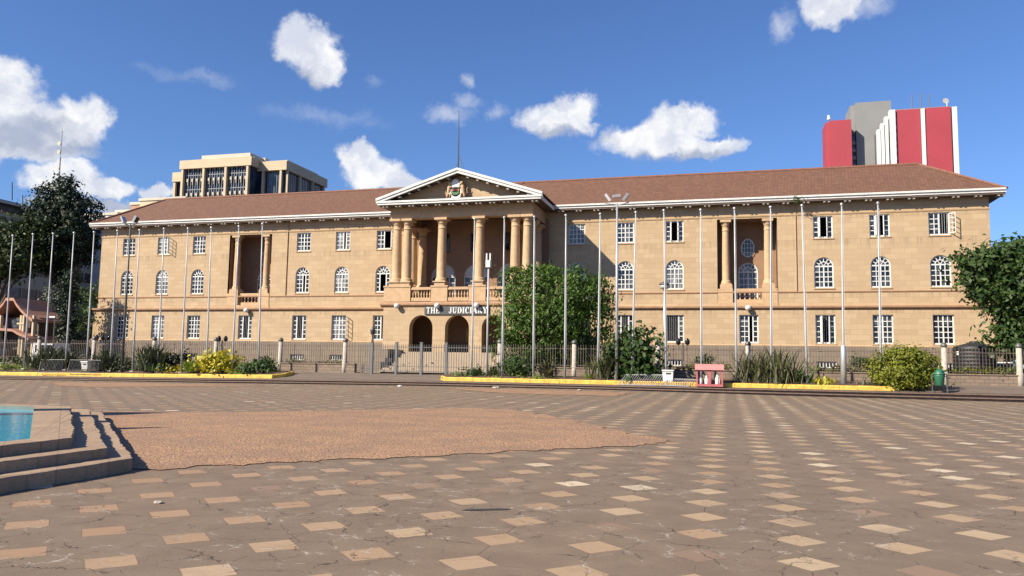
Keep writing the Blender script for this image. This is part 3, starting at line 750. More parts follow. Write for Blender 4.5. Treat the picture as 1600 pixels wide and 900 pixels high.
# --- portico lower storey
PY = 60.72; FL = 2.42
AX = (CX-3.17, CX, CX+3.17); AR = 1.04
mb = MB()
holed(mb, rect(PL, PR, .6, 6.16), [archp(x-AR, x+AR, FL, 5.47) for x in AX], PY, .75)
mb.face([(PL, PY, .6), (PL, PY, 6.16), (PL, YG, 6.16), (PL, YG, .6)]); mb.face([(PR, PY, .6), (PR, YG, .6), (PR, YG, 6.16), (PR, PY, 6.16)])
mb.build('portico_wall', M['stone'], CH_)
mb = MB(); mb.box(PL+.02, PR-.02, PY+.02, YG, FL-.2, FL); mb.box(PL-.01, PR+.01, PY+.02, YG, 6.15, 6.6)
mb.build('portico_floor', M['trim'], CH_)
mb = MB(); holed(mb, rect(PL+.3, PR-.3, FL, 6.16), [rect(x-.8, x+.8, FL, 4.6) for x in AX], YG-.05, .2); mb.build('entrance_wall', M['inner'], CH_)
for x in AX:
    d_ = MB(); d_.box(x-.8, x+.8, YG+.08, YG+.14, FL, 4.6); d_.build('door', plain('door_wood', (.05, .028, .018), .5), CH_)
moulding('portico_string', PL-.25, PR+.25, PY+.02, [(-.2, 6.14), (.04, 6.14), (.08, 6.22), (.2, 6.3), (.22, 6.42), (.08, 6.5), (.06, 6.6), (-.2, 6.62)], M['band'], CH_)
# balcony parapets, pedestals
colx = [-27.04, -26.11, -22.98, -19.66, -16.6, -15.58]
for a, b_ in [(PL, -25.55), (-17.15, PR)]+[(c_-.72, c_+.72) for c_ in colx[2:4]]:
    mb = MB(); mb.box(a, b_, PY-.02, PY+.5, 6.62, 7.82); mb.box(a-.04, b_+.04, PY-.07, PY+.52, 7.82, 7.95)
    if a == PL: mb.box(PL, PL+.5, PY+.5, YW, 6.62, 7.9)
    if b_ == PR: mb.box(PR-.5, PR, PY+.5, YW, 6.62, 7.9)
    mb.build('balcony_parapet', M['col'], CH_)
for cx_ in colx: mb = MB(); mb.box(cx_-.46, cx_+.46, PY-.04, PY+.88, 7.95, 8.24); mb.build('column_pedestal', M['col'], CH_)
for a, b_ in ((-25.5, -23.74), (-22.22, -20.42), (-18.9, -17.2)): balustrade(a, b_, PY+.2, 6.66, 7)
colA = column_proto(5.45, .40, M['col'])
for cx_ in colx: column(colA, cx_, PY+.42, 8.22)
for cx_ in (-27.04, -15.58):
    for yy in (PY+1.9, PY+3.9): column(colA, cx_, yy, 8.0)
for cx_ in (-26.11, -16.6): column(colA, cx_, PY+3.9, 8.0)
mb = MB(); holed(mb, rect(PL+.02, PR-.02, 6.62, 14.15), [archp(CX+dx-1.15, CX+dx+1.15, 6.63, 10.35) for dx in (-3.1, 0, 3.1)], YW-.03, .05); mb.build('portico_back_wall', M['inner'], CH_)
# entablature
mb = MB()
mb.box(PL+.35, PR-.35, PY+.1, PY+.95, 13.67, 14.66); mb.box(PL+.35, PL+1.3, PY+.9, YW, 13.67, 14.7); mb.box(PR-1.3, PR-.35, PY+.9, YW, 13.67, 14.7)
mb.box(PL+.28, PR-.28, PY+.04, PY+.5, 14.1, 14.22)
mb.build('entablature', M['col'], CH_)
mb = MB(); mb.box(PL+1.3, PR-1.3, PY+.9, YW, 14.2, 14.3); mb.box(PEL+.05, PER-.05, PF+.05, PY+.3, 14.66, 14.76)
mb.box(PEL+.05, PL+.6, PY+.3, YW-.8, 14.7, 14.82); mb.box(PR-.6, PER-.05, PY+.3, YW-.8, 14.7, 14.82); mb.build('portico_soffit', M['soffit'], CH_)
for x in [PEL+.5+i*1.18 for i in range(12)]: put(BK, 'portico_bracket', CH_, (x, PF+.12, 14.66))
# back wall openings of the portico: doors with white fanlights, small windows over
for dx in (-3.1, 0, 3.1):
    x = CX+dx
    window(x, 6.62, YW+.1, 2.3, 3.73, 5, 4, True, 'gbbg')
    t_ = MB(); n = 16; r_ = 1.02; zs = 10.35-1.15
    t_.prism([(x+r_*math.cos(math.pi*i/n), YW+.07, zs+.06+r_*math.sin(math.pi*i/n)) for i in range(n+1)], (0, .02, 0)); t_.build('fanlight_panel', plain('fanlight_white', (.60, .62, .64), .5), CH_)
    window(x, 11.4, YW-.10, 1.15, 1.7, 4, 2, False, 'gg', dark=True)
# cornice, pediment
PAX = (PEL+PER)/2; PZ0, PZ1 = 14.72, 15.02; APEX = 17.58
mb = MB()
mb.box(PEL, PER, PF, PF+.1, PZ0, PZ1); mb.box(PEL-.03, PER+.03, PF-.07, PF, PZ1-.13, PZ1+.02)
mb.box(PEL, PEL+.08, PF+.1, YW-.75, PZ0, PZ1); mb.box(PER-.08, PER, PF+.1, YW-.75, PZ0, PZ1)
mb.build('portico_cornice', M['fascia'], CH_)
def rake(sgn):
    m_ = MB(); xe = PAX+sgn*(PER-PEL)/2+sgn*.12; ze = 15.12
    for (t0, t1, y0, dy) in ((0, .2, PF-.1, .3), (.2, .42, PF-.02, .22)):
        m_.prism([(PAX, y0, APEX-t0), (xe, y0, ze-t0+.16), (xe, y0, ze-t1+.16), (PAX, y0, APEX-t1)], (0, dy, 0))
    return m_.build('raking_cornice', M['fascia'], CH_)
rake(-1); rake(1)
sl_ = (APEX-15.25)/((PER-PEL)/2)
for sgn in (-1, 1):
    for k in range(1, 8):
        x = PAX+sgn*k*.86; z = APEX-.44-abs(x-PAX)*sl_
        m_ = MB(); m_.box(x-.1, x+.1, PF+.12, PF+.75, z-.13, z); m_.build('rake_bracket', M['bracket'], CH_)
mb = MB()
mb.face([(PEL+.3, PY+.12, 15.0), (PER-.3, PY+.12, 15.0), (PAX, PY+.12, APEX-.3)]); mb.build('tympanum', M['stone'], CH_)
mb = MB()                                                   # rake soffit
for sgn in (-1, 1):
    xe = PAX+sgn*((PER-PEL)/2)
    mb.prism([(PAX, PF+.1, APEX-.3), (xe, PF+.1, 15.1), (xe, PF+.1, 15.02), (PAX, PF+.1, APEX-.4)], (0, 1.1, 0))
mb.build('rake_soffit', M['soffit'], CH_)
mb = MB()
for sgn in (-1, 1):
    xe = PAX+sgn*((PER-PEL)/2+.1)
    mb.prism([(PAX, PF+.05, APEX-.03), (xe, PF+.05, 15.24), (xe, PF+.05, 15.16), (PAX, PF+.05, APEX-.13)], (0, 8.6, 0))
mb.build('portico_roof', M['roof'], CH_)
# coat of arms
ex, ezc, ey = P(714.5, 296, PY).x, 16.0, PY-.12
mb = MB()
def ell(m_, cx_, cz, a, b_, y0, dy, n=20, t0=0, t1=2*math.pi):
    m_.prism([(cx_+a*math.cos(t0+(t1-t0)*i/n), y0, cz+b_*math.sin(t0+(t1-t0)*i/n)) for i in range(n)], (0, dy, 0))
zc = P(714.5, 297, PY).z
ell(mb, ex-.02, zc+.42, .36, .42, ey-.3, .52)
for i in range(14):
    t0, t1 = math.pi*(1.02+i*.9/13), math.pi*(1.02+(i+1)*.96/13)
for i in range(22):
    t0, t1 = math.pi*(.85+i*1.3/22), math.pi*(.85+(i+1)*1.3/22)
    mb.prism([(ex+.40*math.cos(t0), ey-.26, zc-.22+.42*math.sin(t0)), (ex+.60*math.cos(t0), ey-.26, zc-.22+.62*math.sin(t0)), (ex+.60*math.cos(t1), ey-.26, zc-.22+.62*math.sin(t1)), (ex+.40*math.cos(t1), ey-.26, zc-.22+.42*math.sin(t1))], (0, .48, 0))
arms = mb.build('coat_of_arms', M['white'], CH_)
for (cz, hh, ww, cm) in ((zc+.06, .13, .33, (.03, .03, .03)), (zc-.10, .15, .36, (.40, .08, .05)), (zc-.30, .2, .34, (.06, .16, .07))):
    m_ = MB(); ell(m_, ex, cz, ww, hh, ey-.33, .3, 16); m_.build('shield_band', plain('shield_paint', cm, .6), arms)
for sgn in (-1, 1):                                         # rampant supporters either side of the shield
    m_ = MB()
    m_.tube([(ex+sgn*.80, ey-.1, zc-.82), (ex+sgn*.74, ey-.16, zc-.5), (ex+sgn*.62, ey-.2, zc-.15), (ex+sgn*.58, ey-.22, zc+.2), (ex+sgn*.55, ey-.24, zc+.42)], [.09, .14, .17, .17, .1], 10)
    m_.tube([(ex+sgn*.55, ey-.25, zc+.38), (ex+sgn*.5, ey-.28, zc+.52), (ex+sgn*.38, ey-.33, zc+.55)], [.14, .17, .08], 10)
    m_.tube([(ex+sgn*.58, ey-.25, zc+.12), (ex+sgn*.42, ey-.32, zc+.2), (ex+sgn*.34, ey-.34, zc+.1)], [.08, .06, .04], 8)
    m_.tube([(ex+sgn*.6, ey-.22, zc-.3), (ex+sgn*.46, ey-.3, zc-.45), (ex+sgn*.5, ey-.3, zc-.7)], [.1, .07, .05], 8)
    m_.tube([(ex+sgn*.78, ey-.12, zc-.5), (ex+sgn*.98, ey-.1, zc-.3), (ex+sgn*.9, ey-.1, zc-.02), (ex+sgn*.99, ey-.1, zc+.15)], [.05, .04, .04, .03], 6)
    m_.build('supporter', M['col'], arms, smooth=True)
# sign board with raised letters
sxa, sxb = P(664, 486, PY).x, P(764.5, 486, PY).x
sz1, sz0 = P(700, 478.5, PY).z-.02, P(700, 491.5, PY).z
mb = MB(); mb.box(sxa, sxb, PY-.12, PY-.02, sz0, sz1); sign = mb.build('sign_board', M['sign'], CH_)
def letters(text, x0, x1, z0, h, y):
    """bold roman capitals from straight and curved strokes"""
    W_ = {'T': .8, 'H': .9, 'E': .75, ' ': .75, 'J': .62, 'U': .88, 'D': .85, 'I': .42, 'C': .8, 'A': .9, 'R': .88, 'Y': .88}
    tot = sum(W_[c] for c in text)+.12*(len(text)-1); k = (x1-x0)/tot; x = x0
    for ch in text:
        w = W_[ch]*k
        if ch != ' ':
            m_ = MB(); q = .2*h; s = .07*h
            def bx(a, b_, c, d): m_.box(x+a*w, x+b_*w, y-.05, y, z0+c*h, z0+d*h)
            def st_(p, r_, t): 
                a, b_ = Vector((x+p[0]*w, y-.049, z0+p[1]*h)), Vector((x+r_[0]*w, y-.049, z0+r_[1]*h)); d = (b_-a).normalized(); nn = Vector((-d.z, 0, d.x))*t/2
                m_.prism([a-nn, b_-nn, b_+nn, a+nn], (0, .048, 0))
            def arc(cx_, cz, rx, rz_, a0, a1, t, n=9):
                for i in range(n):
                    t0, t1 = a0+(a1-a0)*i/n, a0+(a1-a0)*(i+1)/n
                    th = lambda a: t*(.45+.55*abs(math.cos(a)))
                    pts = []
                    for (tt, g_) in ((t0, 0), (t0, 1), (t1, 1), (t1, 0)):
                        rr_ = 1-(th(tt)/(rx*w))*g_; pts.append((x+(cx_+rx*math.cos(tt)*rr_)*w, y-.047, z0+(cz+rz_*math.sin(tt)*(1-g_*th(tt)*.7/(rz_*h)))*h))
                    m_.prism(pts, (0, .046, 0))
            st = .26
            if ch == 'T': bx(.5-st/2, .5+st/2, .06, .9); bx(0, 1, .88, 1); bx(0, .08, .72, .9); bx(.92, 1, .72, .9); bx(.26, .74, 0, .08)
            if ch == 'H':
                for o_ in (.08, .68): bx(o_, o_+.24, .06, .94); bx(o_-.08, o_+.32, 0, .08); bx(o_-.08, o_+.32, .92, 1)
                bx(.32, .68, .46, .56)
            if ch == 'E': bx(.12, .4, .05, .95); bx(0, .98, 0, .1); bx(0, .95, .9, 1); bx(.4, .75, .46, .56); bx(.88, .98, .1, .28); bx(.86, .95, .74, .9)
            if ch == 'I': bx(.2, .8, .05, .95); bx(0, 1, 0, .08); bx(0, 1, .92, 1)
            if ch == 'J': bx(.5, .86, .2, .95); bx(.3, 1, .92, 1); arc(.42, .2, .44, .22, math.pi, 2*math.pi, .16*h); bx(0, .25, .12, .3)
            if ch == 'U': bx(.1, .36, .3, .95); bx(.74, .86, .3, .95); bx(0, .46, .92, 1); bx(.62, 1, .92, 1); arc(.48, .32, .38, .33, math.pi, 2*math.pi, .2*h)
            if ch == 'D': bx(.1, .36, .03, .97); bx(0, .5, 0, .1); bx(0, .5, .9, 1); arc(.45, .5, .55, .5, -math.pi/2, math.pi/2, .24*h)
            if ch == 'C': arc(.55, .5, .55, .51, math.pi*.28, math.pi*1.72, .24*h, 14); bx(.84, .95, .66, .98)
            if ch == 'A': st_((.14, .03), (.5, 1), .09*h); st_((.86, .03), (.47, 1), .24*h); bx(.28, .7, .3, .38); bx(0, .32, 0, .07); bx(.6, 1, 0, .07)
            if ch == 'R': bx(.1, .36, .04, .96); bx(0, .46, 0, .08); bx(0, .5, .92, 1); arc(.42, .73, .42, .27, -math.pi/2, math.pi/2, .2*h); st_((.45, .5), (.88, .03), .2*h); bx(.72, 1, 0, .08)
            if ch == 'Y': bx(.38, .64, .05, .5); bx(.24, .78, 0, .08); st_((.14, .97), (.52, .42), .2*h); st_((.88, .97), (.5, .42), .1*h); bx(0, .34, .93, 1); bx(.68, 1, .93, 1)
            m_.build('letter', M['white'], sign)
        x += w+.12*k
hh = sz1-sz0
letters('THE  JUDICIARY', sxa+.18, sxb-.12, sz0+hh*.13, hh*.76, PY-.12)
# flood lamps on the walls
for (u, v, Y) in ((620, 478, PY), (683, 477.5, PY), (744.5, 477, PY), (384.5, 485, YG), (1169, 481, YG)):
    p = P(u, v, Y-.32); m_ = MB()
    m_.lathe([(.05, -.2), (.16, -.17), (.23, -.05), (.235, .06), (.17, .17), (.06, .21)], (p.x, p.y, p.z), 14)
    lm = m_.build('wall_lamp', M['white'], CH_, smooth=True)
    a_ = MB(); a_.tube([(p.x, p.y, p.z-.1), (p.x+.03, Y+.02, p.z-.22)], .03, 6); a_.build('lamp_arm', M['iron'], lm)
# stairs and cheek walls
mb = MB(); n = 10; sy0 = 56.6
for k in range(n):
    z1 = .78+(FL-.78)*(k+1)/n; y0 = sy0+k*.4
    mb.box(-26.3+.02*k, -16.4-.02*k, y0, PY if k == n-1 else y0+.42, z1-.17, z1)
mb.build('entrance_stairs', M['step'], CH_)
for (a, b_) in ((-28.0, -26.3), (-16.4, -14.7)):
    mb = MB(); mb.box(a, b_, 56.9, PY-.01, .6, 1.35); mb.box(a+.05, b_-.05, 58.4, PY-.01, 1.35, 2.6); mb.build('stair_cheek', M['plinth'], CH_)
for a in (-26.2, -16.55):                                    # stepped black planter boxes beside the stairs
    m_ = MB()
    for k in range(4): m_.box(a-.3, a+.35, 57.3+k*.8, 57.9+k*.8, 1.0+k*.33, 1.55+k*.33)
    m_.build('stair_box', M['black'], CH_)
# mast on the portico ridge
p0 = P(716, 259, 64.5); p1 = P(717.3, 173, 64.5)
mb = MB(); mb.tube([p0-Vector((0, 0, .9)), p0.lerp(p1, .5), p1], [.075, .05, .025], 7); mast = mb.build('roof_mast', M['darkpole'], CH_)
mb = MB(); mb.tube([p0+Vector((.55, 0, -.35)), p0+Vector((0, 0, 1.0))], .03, 6); mb.tube([p0+Vector((-.3, 0, -.3)), p0+Vector((-.02, 0, .3))], .03, 6); mb.build('mast_stay', M['darkpole'], mast)
# rainwater pipes
for x in (-40.3, 5.4):
    m_ = MB(); m_.tube([(x, YW-.05, 7.7), (x, YW-.05, 14.6)], .05, 6); m_.build('rainwater_pipe', M['trim'], CH_)
# a weed rooted in the gutter and one beside the portico eaves
exec_later = []
# ------------------------------------------------------------------ leaves
def leafcloud(lobes, n, size, seed, aspect=.55, shell=.62, droop=.35, zmin=None, clump=True):
    """lobes: (x,y,z,rx,ry,rz); returns (verts, faces) of bent two-quad leaves spread through the lobes"""
    rs = np.random.RandomState(seed); L = np.array(lobes, float)
    w = L[:, 3]*L[:, 4]+L[:, 3]*L[:, 5]+L[:, 4]*L[:, 5]; pick = rs.choice(len(L), n, p=w/w.sum())
    d = rs.normal(size=(n, 3)); d /= np.linalg.norm(d, axis=1)[:, None]
    r = shell+(1.06-shell)*rs.rand(n)**.75
    bump = 1+.16*np.sin(d[:, 0]*7+pick*2.1)*np.sin(d[:, 2]*6+pick)+.08*np.sin(d[:, 1]*15+pick)
    c = L[pick, :3]+d*L[pick, 3:6]*(r*bump)[:, None]
    if clump:
        K = max(8, n//55); q = rs.randint(0, n, K); cen = L[pick[q], :3]+d[q]*L[pick[q], 3:6]*(.72+.42*rs.rand(K))[:, None]
        use = rs.rand(n) < .72; own = rs.randint(0, K, n); cs = size*clump*(1.0+1.6*rs.rand(K))
        off = rs.normal(size=(n, 3))*np.array([1, 1, .6]); c = np.where(use[:, None], cen[own]+off*cs[own][:, None]*.75, c); d = np.where(use[:, None], d[q][own]*.7+off*.35, d)
        d /= np.linalg.norm(d, axis=1)[:, None]
    if zmin is not None:
        low = c[:, 2] < zmin; c[low, 2] = zmin+rs.rand(low.sum())*.4
    nrm = d+rs.normal(size=(n, 3))*.55; nrm[:, 2] += .25; nrm /= np.linalg.norm(nrm, axis=1)[:, None]
    a = np.cross(nrm, rs.normal(size=(n, 3))); a[:, 2] -= droop; a -= nrm*(a*nrm).sum(1)[:, None]; a /= np.linalg.norm(a, axis=1)[:, None]
    b = np.cross(nrm, a); s = size*(.6+.8*rs.rand(n))[:, None]
    p0 = c-a*s*.5; p1 = c+b*s*aspect*.5-nrm*s*.06; p2 = c+a*s*.5-nrm*s*.12; p3 = c-b*s*aspect*.5-nrm*s*.06
    V = np.stack([p0, p1, p2, p3], 1).reshape(-1, 3); k = np.arange(n)*4
    Fc = np.concatenate([np.stack([k, k+1, k+2], 1), np.stack([k, k+2, k+3], 1)])
    return V, Fc
def cloud_obj(name, VF, mat, parent=None, org=None):
    V, Fc = VF; o0 = np.array(ORG[parent.name] if parent else (org or (0, 0, 0)))
    me = bpy.data.meshes.new(name); V = V-o0
    me.vertices.add(len(V)); me.vertices.foreach_set('co', V.astype(np.float32).ravel())
    me.loops.add(Fc.size); me.loops.foreach_set('vertex_index', Fc.astype(np.int32).ravel())
    me.polygons.add(len(Fc)); me.polygons.foreach_set('loop_start', np.arange(0, Fc.size, 3, dtype=np.int32)); me.polygons.foreach_set('loop_total', np.full(len(Fc), 3, np.int32))
    me.materials.append(mat); me.update(calc_edges=True); me.validate()
    return link(name, me, parent, tuple(o0))
def blades(cx, cy, cz, n, length, width, seed, up=.6, spread=.25, curve=.5):
    rs = np.random.RandomState(seed); V = []; Fc = []
    for i in range(n):
        th = rs.rand()*2*math.pi; el = up+(1-up)*rs.rand()**.7; el = math.radians(20+68*el)
        l = length*(.6+.5*rs.rand()); w = width*(.7+.6*rs.rand()); bx_, by_ = cx+spread*rs.normal(), cy+spread*rs.normal()*.8
        h = Vector((math.cos(th), math.sin(th), 0)); side = Vector((-math.sin(th), math.cos(th), 0)); side.rotate(Matrix.Rotation(rs.normal()*.5, 3, h))
        k = len(V); pts = []; p = Vector((bx_, by_, cz)); e = el
        for s in range(5):
            pts.append(p.copy()); p = p+(h*math.cos(e)+Vector((0, 0, 1))*math.sin(e))*l/4; e -= curve*.28*(1+s*.3)
        for s, q in enumerate(pts):
            ww = w*(.6, 1., .9, .6, .05)[s]*.5
            V += [q-side*ww, q+side*ww]
        for s in range(4):
            a = k+2*s; Fc += [(a, a+1, a+3), (a, a+3, a+2)]
    return np.array([tuple(v) for v in V]), np.array(Fc)
FM = {
 'tree': foliage_mat('tree_leaves', (.016, .045, .008), (.135, .24, .032), .3),
 'righttree': foliage_mat('broad_leaves', (.010, .030, .007), (.075, .135, .026), .22),
 'darktree': foliage_mat('dark_leaves', (.006, .016, .008), (.026, .052, .022), .12),
 'oliveshade': foliage_mat('olive_leaves', (.014, .030, .008), (.07, .105, .025), .2),
 'bush': foliage_mat('bush_leaves', (.02, .05, .014), (.10, .17, .04), .22),
 'agave': foliage_mat('sword_leaves', (.035, .045, .020), (.20, .205, .10), .15),
 'agavedark': foliage_mat('dark_sword_leaves', (.014, .026, .012), (.13, .16, .085), .1),
 'gold': foliage_mat('golden_leaves', (.09, .12, .012), (.30, .32, .035), .25),
 'croton': foliage_mat('yellow_leaves', (.16, .20, .015), (.80, .66, .04), .2),
 'hedge': foliage_mat('hedge_leaves', (.06, .085, .01), (.22, .24, .03), .2),
 'lime': foliage_mat('lime_leaves', (.10, .18, .02), (.30, .42, .05), .3),
 'grey': foliage_mat('grey_leaves', (.05, .06, .045), (.20, .22, .17), .15),
 'flower': foliage_mat('white_blossom', (.65, .62, .52), (.85, .84, .78), .3),
}
def lobes_px(lst, Y, ydep=1.0):
    out = []
    for (u, v, ru, rv, *dy) in lst:
        p = P(u, v, Y+(dy[0] if dy else 0)); Z = (p-Vector((0, 0, EYE))).dot(Vector(Fv)); k = Z/F_PX
        out.append((p.x, p.y, p.z, ru*k, ru*k*ydep, rv*k))
    return out
def trunk(mb, base, tips, r0, r1, mid=.5):
    for t in tips:
        b0 = Vector(base); t = Vector(t); m1 = b0.lerp(t, .4); m1.x = b0.x*.75+m1.x*.25; m1.y = b0.y*.75+m1.y*.25
        mb.tube([b0-Vector((0, 0, .2)), m1, m1.lerp(t, .5)+Vector((random.uniform(-.2, .2), 0, .1)), t], [r0, r0*.7, (r0+r1)/2*.6, r1], 8)
def tree(name, base, lob, n, size, mat, seed, label, cat='tree', group=None, r0=.25, bark='bark', flowers=0, shell=.62, droop=.35, ntips=9, zmin=None, aspect=.55, clump=True):
    t = thing(name, base, label, cat, group)
    mb = MB(); rs = random.Random(seed)
    tips = [Vector(l[:3]) for l in rs.sample(lob, min(len(lob), ntips))]
    trunk(mb, base, tips, r0, r0*.15); mb.build('trunk', M[bark], t, smooth=True)
    cloud_obj('crown', leafcloud(lob, n, size, seed, shell=shell, droop=droop, zmin=zmin, aspect=aspect, clump=clump), FM[mat], t)
    if flowers:
        f = cloud_obj('blossoms', leafcloud([(*l[:3], *(q*1.06 for q in l[3:])) for i, l in enumerate(lob) if i % 3 == 0], flowers*6, .15, seed+5, shell=.98), FM['flower'], t); f['kind'] = 'stuff'
    return t
# tree in front of the courthouse
TY = 54.5
lob = lobes_px([(862, 470, 62, 48), (818, 460, 36, 40), (797, 500, 22, 40), (842, 520, 50, 40, -.8), (905, 470, 44, 40), (925, 505, 34, 38), (893, 545, 42, 26), (800, 545, 32, 18), (850, 437, 34, 22), (905, 440, 30, 20),
                (800, 432, 20, 16), (945, 480, 16, 22), (815, 500, 34, 34, -1.2), (878, 500, 38, 34, -1.4), (835, 420, 14, 10), (938, 455, 20, 18), (940, 530, 15, 20), (860, 560, 30, 12)], TY, .9)
tb = P(829, 566, TY); tb.z = .76
tree('blossom_tree', tuple(tb), lob, 26000, .25, 'tree', 11, 'broad leafy green tree with white blossoms right of the portico arches', flowers=60, r0=.22, ntips=12, shell=.62, droop=.9, aspect=.42)
# tree at the right edge
lob = lobes_px([(1545, 425, 42, 32), (1585, 415, 40, 34), (1620, 440, 60, 50), (1530, 445, 24, 26), (1560, 460, 40, 28), (1590, 490, 40, 34), (1578, 525, 34, 30), (1610, 540, 40, 34), (1512, 410, 18, 16), (1660, 480, 60, 60), (1560, 400, 30, 14), (1600, 392, 40, 14), (1640, 410, 60, 30)], 55, .9)
tree('broadleaf_tree', (P(1612, 560, 55).x, 55, .7), lob, 17000, .33, 'righttree', 12, 'dense dark green broadleaf tree overhanging the right end of the courthouse', r0=.3, shell=.55)
# darker trees left of the courthouse
lob = lobes_px([(97, 305, 30, 28), (80, 335, 42, 36), (118, 340, 38, 40), (100, 370, 52, 36), (60, 365, 30, 34), (132, 368, 18, 24), (115, 395, 26, 22), (75, 405, 34, 22), (104, 440, 15, 36), (104, 500, 14, 40), (100, 292, 18, 14), (65, 390, 24, 24)], 74, .9)
tree('dark_evergreen', (P(106, 540, 74).x, 74, .7), lob, 26000, .36, 'darktree', 13, 'tall dark evergreen tree with a rounded top standing left of the courthouse', r0=.5, shell=.45, clump=.8)
lob = lobes_px([(20, 366, 28, 24), (-10, 380, 46, 34), (30, 395, 40, 34), (5, 412, 44, 24), (50, 358, 24, 20), (-60, 365, 50, 40), (38, 410, 24, 18)], 70, .9)
tree('shade_tree', (P(-20, 540, 70).x, 70, .7), lob, 9000, .42, 'oliveshade', 14, 'olive green shade tree at the left edge above the curved roof pavilion', r0=.4, shell=.45)
lob = lobes_px([(110, 440, 14, 20), (106, 465, 15, 20), (108, 495, 16, 22), (106, 525, 16, 22), (112, 540, 14, 14)], 62.3, .9)
tree('ivy_clad_tree', (P(108, 545, 62.3).x, 62.3, .7), lob, 5200, .26, 'darktree', 19, 'slim dark ivy covered trunk just left of the courthouse corner', r0=.3, shell=.3)
lob = lobes_px([(138, 470, 20, 20), (146, 500, 16, 24), (130, 515, 18, 26), (150, 450, 10, 14)], 66, .9)
tree('young_tree', (P(137, 545, 66).x, 66, .7), lob, 2600, .26, 'bush', 15, 'small light green tree against the left corner of the courthouse', r0=.1)
lob = lobes_px([(85, 470, 18, 22), (80, 500, 16, 22), (92, 520, 12, 14)], 66, .9)
tree('grey_leaf_tree', (P(86, 545, 66).x, 66, .7), lob, 1800, .26, 'grey', 16, 'pale grey leaved small tree between the pavilion and the dark evergreen', r0=.1)

def clump(name, u, v, Y, n, length, width, mat, seed, label, cat, group, up=.5, spread=.25, curve=.5, z=None):
    p = P(u, v, Y); base = (p.x, Y, (bed_z-.02) if z is None else z)
    o = cloud_obj(name, blades(p.x, Y, base[2], n, length, width, seed, up, spread, curve), FM[mat], None, base)
    return tag(o, label, cat, group)
def shrub(name, pts, Y, n, size, mat, seed, label, cat='shrub', group=None, zmin=None, shell=.5, z=None):
    lob = lobes_px(pts, Y, .8); b = (lob[0][0], Y, bed_z-.05 if z is None else z)
    t = thing(name, b, label, cat, group)
    mb = MB(); trunk(mb, b, [Vector(l[:3]) for l in lob[:5]], .05, .015); mb.build('stem', M['bark'], t, smooth=True)
    cloud_obj('foliage', leafcloud(lob, n, size, seed, shell=shell, zmin=zmin), FM[mat], t)
    return t
GA = 'sword leaved plants in the kerbed beds'
BL = 48.6
clump('sword_leaf_plant', 62, 580, BL, 150, 1.5, .12, 'agavedark', 21, 'dark sword leaved plant at the left end of the bed, left of the leaning barrier', 'plant', GA, .3, .4)
clump('sword_leaf_plant', 86, 572, BL+.3, 260, 2.0, .13, 'agavedark', 22, 'large dark sword leaved plant directly behind the leaning barrier on the left', 'plant', GA, .4, .6)
clump('sword_leaf_plant', 168, 584, BL, 200, 1.7, .12, 'agavedark', 23, 'sword leaved plant between the small white bin and the dark floodlight pole', 'plant', GA, .4, .5)
clump('sword_leaf_plant', 238, 584, BL, 260, 2.15, .13, 'agavedark', 24, 'tall fan of dark sword leaves just right of the dark floodlight pole', 'plant', GA, .5, .45)
clump('flax_plant', 246, 587, BL-.45, 60, .7, .12, 'bush', 25, 'low broad leaved plant at the foot of the tall fan of dark sword leaves', 'plant', GA, .3, .5)
clump('sword_leaf_plant', 857, 594, BL-.2, 80, 1.6, .13, 'agave', 26, 'spiky palm like plant below the blossom tree, between two flagpoles', 'plant', GA, .2, .12, .7)
clump('sword_leaf_plant', 944, 597, BL, 150, 1.85, .11, 'agave', 27, 'sword leaved plant left of the floodlight pole and the round leafy shrub', 'plant', GA, .45, .35)
clump('sword_leaf_plant', 1172, 604, BL, 150, 2.1, .085, 'agave', 28, 'left of the two big sword leaved clumps right of the pink cabinet', 'plant', GA, .55, .5)
clump('sword_leaf_plant', 1215, 605, BL, 230, 2.35, .09, 'agave', 29, 'right and tallest of the two big sword leaved clumps right of the pink cabinet', 'plant', GA, .62, .6)
clump('sword_leaf_plant', 1247, 604, BL, 60, 1.2, .14, 'bush', 30, 'low dark plant hugging the right side of the tallest sword leaved clump', 'plant', GA, .3, .4)
clump('ornamental_grass', 297, 588, BL-.6, 260, 1.05, .035, 'lime', 31, 'bright green tuft of ornamental grass spilling over the kerb beside the yellow shrub', 'grass tuft', None, .35, .22, .8)
clump('ornamental_grass', 770, 582, BL+.6, 160, .95, .03, 'oliveshade', 32, 'fine green tuft of grass among the white poles right of the gate', 'grass tuft', None, .6, .2, .4)
clump('small_leafy_plant', 920, 597, BL-.3, 26, .6, .09, 'lime', 33, 'small pale green plant at the kerb below a concrete fence post', 'plant', None, .3, .1)
clump('small_leafy_plant', 1287, 603, BL-.2, 50, .62, .11, 'croton', 34, 'low yellow green plant at the kerb left of the sleeved flagpole', 'plant', None, .2, .35)
clump('small_leafy_plant', 1350, 606, BL-.3, 30, .5, .07, 'grey', 35, 'low pale straggly plant at the kerb left of the golden bush', 'plant', None, .2, .3)
shrub('croton_bush', [(335, 568, 26, 14), (318, 572, 16, 12), (352, 572, 18, 12), (342, 560, 20, 8), (365, 578, 10, 8)], BL, 1500, .34, 'croton', 41, 'bright yellow leaved croton bush in the left kerbed bed')
shrub('croton_bush', [(278, 578, 10, 8), (270, 582, 8, 6)], BL-.1, 220, .26, 'croton', 42, 'small yellow croton left of the green grass tuft')
shrub('leafy_shrub', [(400, 574, 22, 12), (420, 576, 14, 10), (388, 577, 14, 9), (410, 568, 14, 6)], BL, 1500, .24, 'bush', 43, 'green shrub with pink tips at the right end of the left bed')
